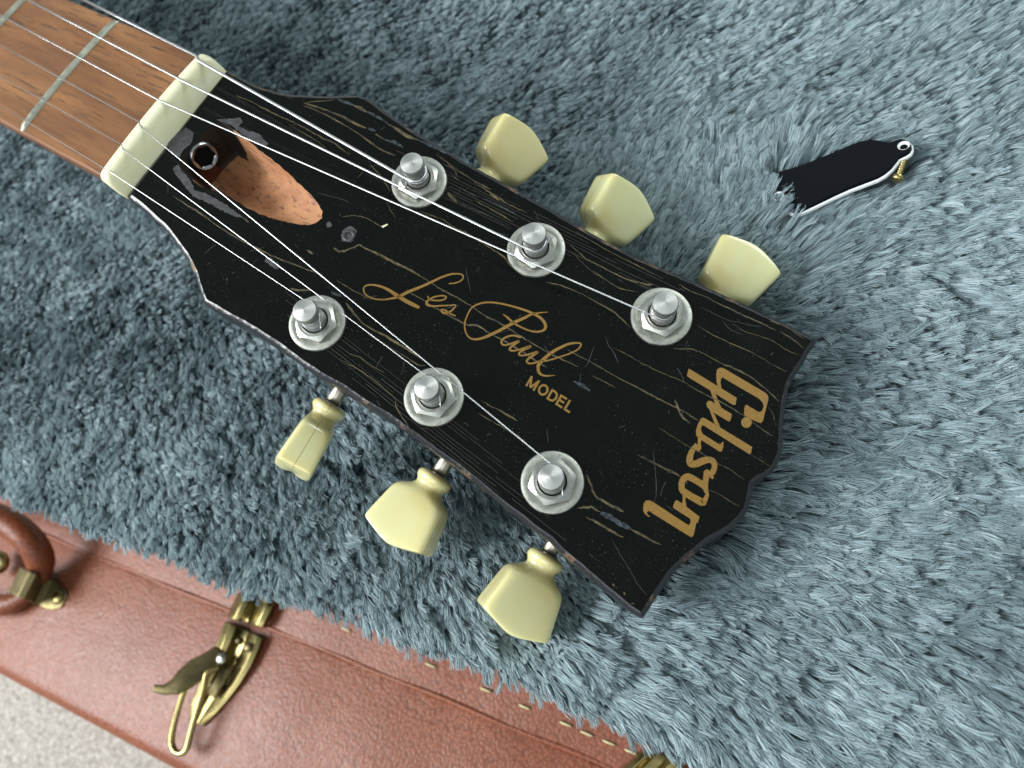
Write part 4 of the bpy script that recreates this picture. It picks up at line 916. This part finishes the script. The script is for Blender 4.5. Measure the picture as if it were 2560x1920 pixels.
# ------------------------------------------------------------------ guitar case
ZC = -105.0
s0 = at((177, 1368), ZC); s1 = at((800, 1625), ZC); CU = (s1 - s0) / np.linalg.norm(s1 - s0); CV = np.cross(CU, np.array([0, 0, 1.0]))
if (at((0, 1690), ZC) - s0) @ CV < 0: CV = -CV
case = empty('guitar_case', tuple(s0)); tag(case, 'brown leather guitar case with brass latches beside the fur blanket', 'case')
def cl(p, z=0.0):
    q = at(p, ZC + z) - s0; return np.array([q @ CU, q @ CV, z])
def cw(p):                                            # case coordinates -> relative to the case's empty
    return CU * p[0] + CV * p[1] + np.array([0, 0, p[2]])
DEP = float(np.mean([cl((0, 1690))[1], cl((392, 1920))[1]])); LIDW = 34.0
U0, U1 = -190.0, 420.0
def slab(v0, v1, z0, name, hump, r0, r1):
    """padded side panel running along the case"""
    v, f = [], []; us = np.linspace(U0, U1, 60)
    prof = []
    for k in range(7): a = math.pi / 2 * k / 6; prof.append((v0 + r0 - r0 * math.cos(a), -r0 + r0 * math.sin(a)))
    for t in np.linspace(0, 1, 15)[1:-1]: prof.append((v0 + r0 + (v1 - r1 - v0 - r0) * t, hump * math.sin(math.pi * t)))
    for k in range(7): a = math.pi / 2 * k / 6; prof.append((v1 - r1 + r1 * math.sin(a), -r1 + r1 * math.cos(a)))
    prof = [(v0, z0)] + prof + [(v1, z0)]; m_ = len(prof)
    for u_ in us:
        wob = 0.25 * math.sin(u_ * 0.05) + 0.2 * math.sin(u_ * 0.13 + 1)
        for a, b in prof: v.append(cw((u_, a, b + (wob if b > -5 else 0))))
    for i in range(len(us) - 1):
        for k in range(m_): a, b = i * m_ + k, i * m_ + (k + 1) % m_; f.append((a, b, b + m_, a + m_))
    f.append(tuple(range(m_))[::-1]); f.append(tuple(range((len(us) - 1) * m_, len(us) * m_)))
    return autosmooth(link(name, recalc(mesh(name, v, f)), LEA, case), 60)
slab(0.05, DEP, -224, 'body', 1.2, 0.6, 7.0)
slab(-LIDW, -0.05, -224, 'lid', 0.5, 1.5, 0.6)
# raised welt along the seam and pale stitches at the lid's edge
pts = [cw((u_, -0.6 + 0.25 * math.sin(u_ * .11), -0.75)) for u_ in np.linspace(U0, U1, 120)]
link('seam_welt', tube(pts, 1.25, 10), LEA, case, True)
EDGC = [cl(p) for p in zA2([(0, 232), (500, 425), (1000, 632), (1480, 850), (1900, 1045)])]
SE = np.polyfit([p[0] for p in EDGC], [p[1] for p in EDGC], 1)
u_ = cl(zA2([(0, 225)])[0])[0] - 60; stm = tube([cw((0, 0, 0)) - cw((0, 0, 0)) + CU * -2.4, CU * -1.6 + np.array([0, 0, .45]), CU * 1.6 + np.array([0, 0, .45]), CU * 2.4], [0.25, 0.42, 0.42, 0.25], 8)
while u_ < cl(zA2([(1960, 1070)])[0])[0]:
    if random.random() < 0.5: u_ += 8.3; continue
    so = link('stitch', stm, None if stm.materials else YEL, case, True); q = cw((u_, np.polyval(SE, u_) + random.uniform(-.3, .3) + 0.9, 0.75)); so.location = Vector(q * MM); u_ += 8.3

def sheet(grid, th, name, material, parent):
    """bent metal sheet through a grid of case-coordinate points"""
    n_u, n_v = len(grid), len(grid[0]); v = [cw(p) for row in grid for p in row]; f = []
    for i in range(n_u - 1):
        for k in range(n_v - 1): a = i * n_v + k; f.append((a, a + 1, a + n_v + 1, a + n_v))
    o = link(name, recalc(mesh(name, v, f)), material, parent, True); sm = o.modifiers.new('thick', 'SOLIDIFY'); sm.thickness = th * MM; sm.offset = 0
    bv_ = o.modifiers.new('bev', 'BEVEL'); bv_.width = 0.3 * MM; bv_.segments = 2; bv_.limit_method = 'ANGLE'; bv_.angle_limit = math.radians(25); return autosmooth(o, 26)
def make_latch():
    C = lambda x, y, z=0.0: cl(zC2([(x, y)])[0], z)
    # base plate: rows from the seam down, columns left to right, raised rims and a sunk middle
    L_ = [(975, 385), (905, 560), (865, 660), (800, 800), (720, 1000), (660, 1150), (640, 1290)]
    R_ = [(1325, 540), (1290, 640), (1225, 790), (1120, 960), (1010, 1100), (900, 1220), (775, 1340)]
    zs = [5.5, 5.5, 5.2, 4.2, 3.2, 2.6, 2.0]
    grid = []
    for (lx, ly), (rx, ry), zt in zip(L_, R_, zs):
        row = []
        for t, zf in ((0, 0.0), (0.02, 0.8), (0.14, 1.0), (0.26, 0.9), (0.32, 0.25), (0.62, 0.2), (0.68, 0.55), (0.84, 0.75), (0.94, 0.6), (1.0, 0.0)):
            row.append(C(lx + (rx - lx) * t, ly + (ry - ly) * t, 0.6 + zt * zf))
        grid.append(row)
    latch = sheet(grid, 0.9, 'draw_latch', BRASS, case)
    # catch on the lid: saddle-shaped hook
    grid = []
    for t in np.linspace(0, 1, 5):
        row = []
        for s, zf in ((0, 1.0), (0.06, 5.5), (0.2, 7.0), (0.3, 6.0), (0.38, 2.2), (0.55, 1.8), (0.66, 4.0), (0.8, 5.2), (0.93, 4.4), (1.0, 0.6)):
            x = 1075 + (1335 - 990) * s + 0 + t * 0 - 85 * (1 - 0); x0 = 985 + 345 * s + 115 * t; y0 = 345 + 95 * s - 235 * t
            row.append(C(x0, y0, zf + 0.6 * math.sin(math.pi * t)))
        grid.append(row)
    sheet(grid, 0.9, 'catch', BRASS, latch)
    # lever standing open
    cent = [(925, 665, 7), (820, 755, 9.5), (700, 830, 13), (600, 915, 16), (510, 985, 18), (410, 1012, 19), (310, 1000, 20.5)]
    wid = [130, 175, 205, 190, 140, 85, 60]; grid = []
    for i, (x, y, z) in enumerate(cent):
        p0 = np.array(cent[max(i - 1, 0)][:2]); p1 = np.array(cent[min(i + 1, 6)][:2]); d = (p1 - p0) / np.linalg.norm(p1 - p0); q = np.array([-d[1], d[0]])
        row = []
        for s, dz in ((-1, -2.4), (-.8, -.6), (-.35, 0.3), (.35, 0.3), (.8, -.6), (1, -2.4)): row.append(C(x + q[0] * s * wid[i] * .5, y + q[1] * s * wid[i] * .5, z + dz * (1 if i < 5 else .3)))
        grid.append(row)
    sheet(grid, 0.8, 'lever', BRASSDULL, latch)
    # wire bail
    bail = spline([cw(C(x, y, z)) for x, y, z in ((905, 800, 9), (830, 830, 11), (795, 880, 11.5), (770, 1000, 11), (710, 1200, 9.5), (650, 1420, 8), (615, 1550, 7.4), (560, 1600, 7.2), (500, 1570, 7.4), (475, 1480, 8), (500, 1320, 9.5), (545, 1160, 11.5), (585, 1040, 13), (640, 950, 14))], 8)
    link('bail', tube(bail, 1.35, 12), BRASS, latch, True)
    for x, y, z, r in ((930, 725, 9.5, 2.3), (1180, 620, 6.0, 2.0), (1090, 560, 3.0, 1.6), (845, 965, 4.0, 1.4)):
        v, f = lathe([(r, -1.2), (r, .3), (r * .75, .9), (r * .3, 1.15), (.03, 1.2)], 20); p = cw(C(x, y, z)); link('rivet', mesh('rivet', [np.array(q) + p for q in v], f), NICKHEX if z > 9 else BRASSDULL, latch, True)
    tongue = [[C(960, 790, 5), C(1010, 830, 5)], [C(890, 900, 5), C(960, 950, 5)], [C(810, 1040, 4.2), C(870, 1090, 4.2)]]
    sheet(tongue, 1.0, 'tongue', BRASSDULL, latch)
    return latch
make_latch()
# end of the next latch at the right
def latch_end():
    C = lambda x, y, z=0.0: cl(zA2([(x, y)])[0], z); grid = []
    for t in np.linspace(0, 1, 4):
        row = []
        for s, zf in ((0, 0.8), (0.05, 4.5), (0.15, 5.5), (0.22, 4.2), (0.3, 1.8), (0.55, 1.6), (0.7, 4.0), (0.9, 4.0), (1.0, 0.6)): row.append(C(1925 + 300 * s + 60 * t - 90 * (1 - t), 1190 + 70 * s - 150 * t, zf))
        grid.append(row)
    lo = sheet(grid, 0.9, 'draw_latch', BRASS, case)
latch_end()
# handle
def make_handle():
    C = lambda x, y, z=0.0: cl(zG([(x, y)])[0], z)
    pth = spline([cw(C(x, y, z)) for x, y, z in ((-420, 60, 30), (-200, 95, 31), (-40, 165, 29), (80, 225, 26), (175, 310, 22), (228, 395, 17), (240, 470, 12), (215, 545, 8), (170, 620, 6.5), (100, 672, 6.5), (0, 695, 7), (-150, 690, 7), (-380, 680, 7))], 6)
    n = len(pth); rad = [np.interp(i / n, [0, .3, .45, .52, .6, .7, .8, 1], [6.6, 6.6, 6.4, 5.4, 4.0, 4.0, 5.0, 5.2]) for i in range(n)]
    h = link('handle', tube(pth, rad, 24), LEAH, case, True)
    # brass barrel round the end and strap plate with rivet
    a, b = cw(C(120, 520, 19)), cw(C(215, 625, 15)); ax = cw(C(235, 520, 17)) - cw(C(80, 640, 17))
    p0, p1 = cw(C(95, 575, 17)), cw(C(240, 640, 14)); grid = []
    base0, base1 = (125, 470), (50, 620)
    for s, z in ((0.0, 8), (0.04, 14), (0.2, 18), (0.4, 19.5), (0.62, 18), (0.85, 12), (1.0, 6.5), (1.25, 3.5), (1.55, 2.2), (1.85, 1.8), (2.05, 1.7)):
        wq = 1.0 if s < 1.6 else (0.82 if s < 1.9 else 0.45); row = []
        for t in (0, .12, .35, .65, .88, 1):
            tt = 0.5 + (t - 0.5) * wq; x = base0[0] + (base1[0] - base0[0]) * tt + s * 145; y = base0[1] + (base1[1] - base0[1]) * tt + s * 62; row.append(C(x, y, z))
        grid.append(row)
    br = sheet(grid, 1.0, 'handle_bracket', BRASSDULL, case)
    v, f = lathe([(3.2, -.6), (3.2, .5), (2.6, 1.3), (1.2, 1.8), (.05, 1.9)], 24); p = cw(C(345, 650, 2.6)); link('rivet', mesh('rivet', [np.array(q) + p for q in v], f), BRASS, br, True)
    e = spline([cw(C(x, y, z)) for x, y, z in ((-60, 400, 9), (-10, 405, 11), (15, 425, 11), (5, 470, 9), (-50, 480, 8))], 6); link('ring', tube(e, 3.0, 14), BRASS, h, True)
make_handle()
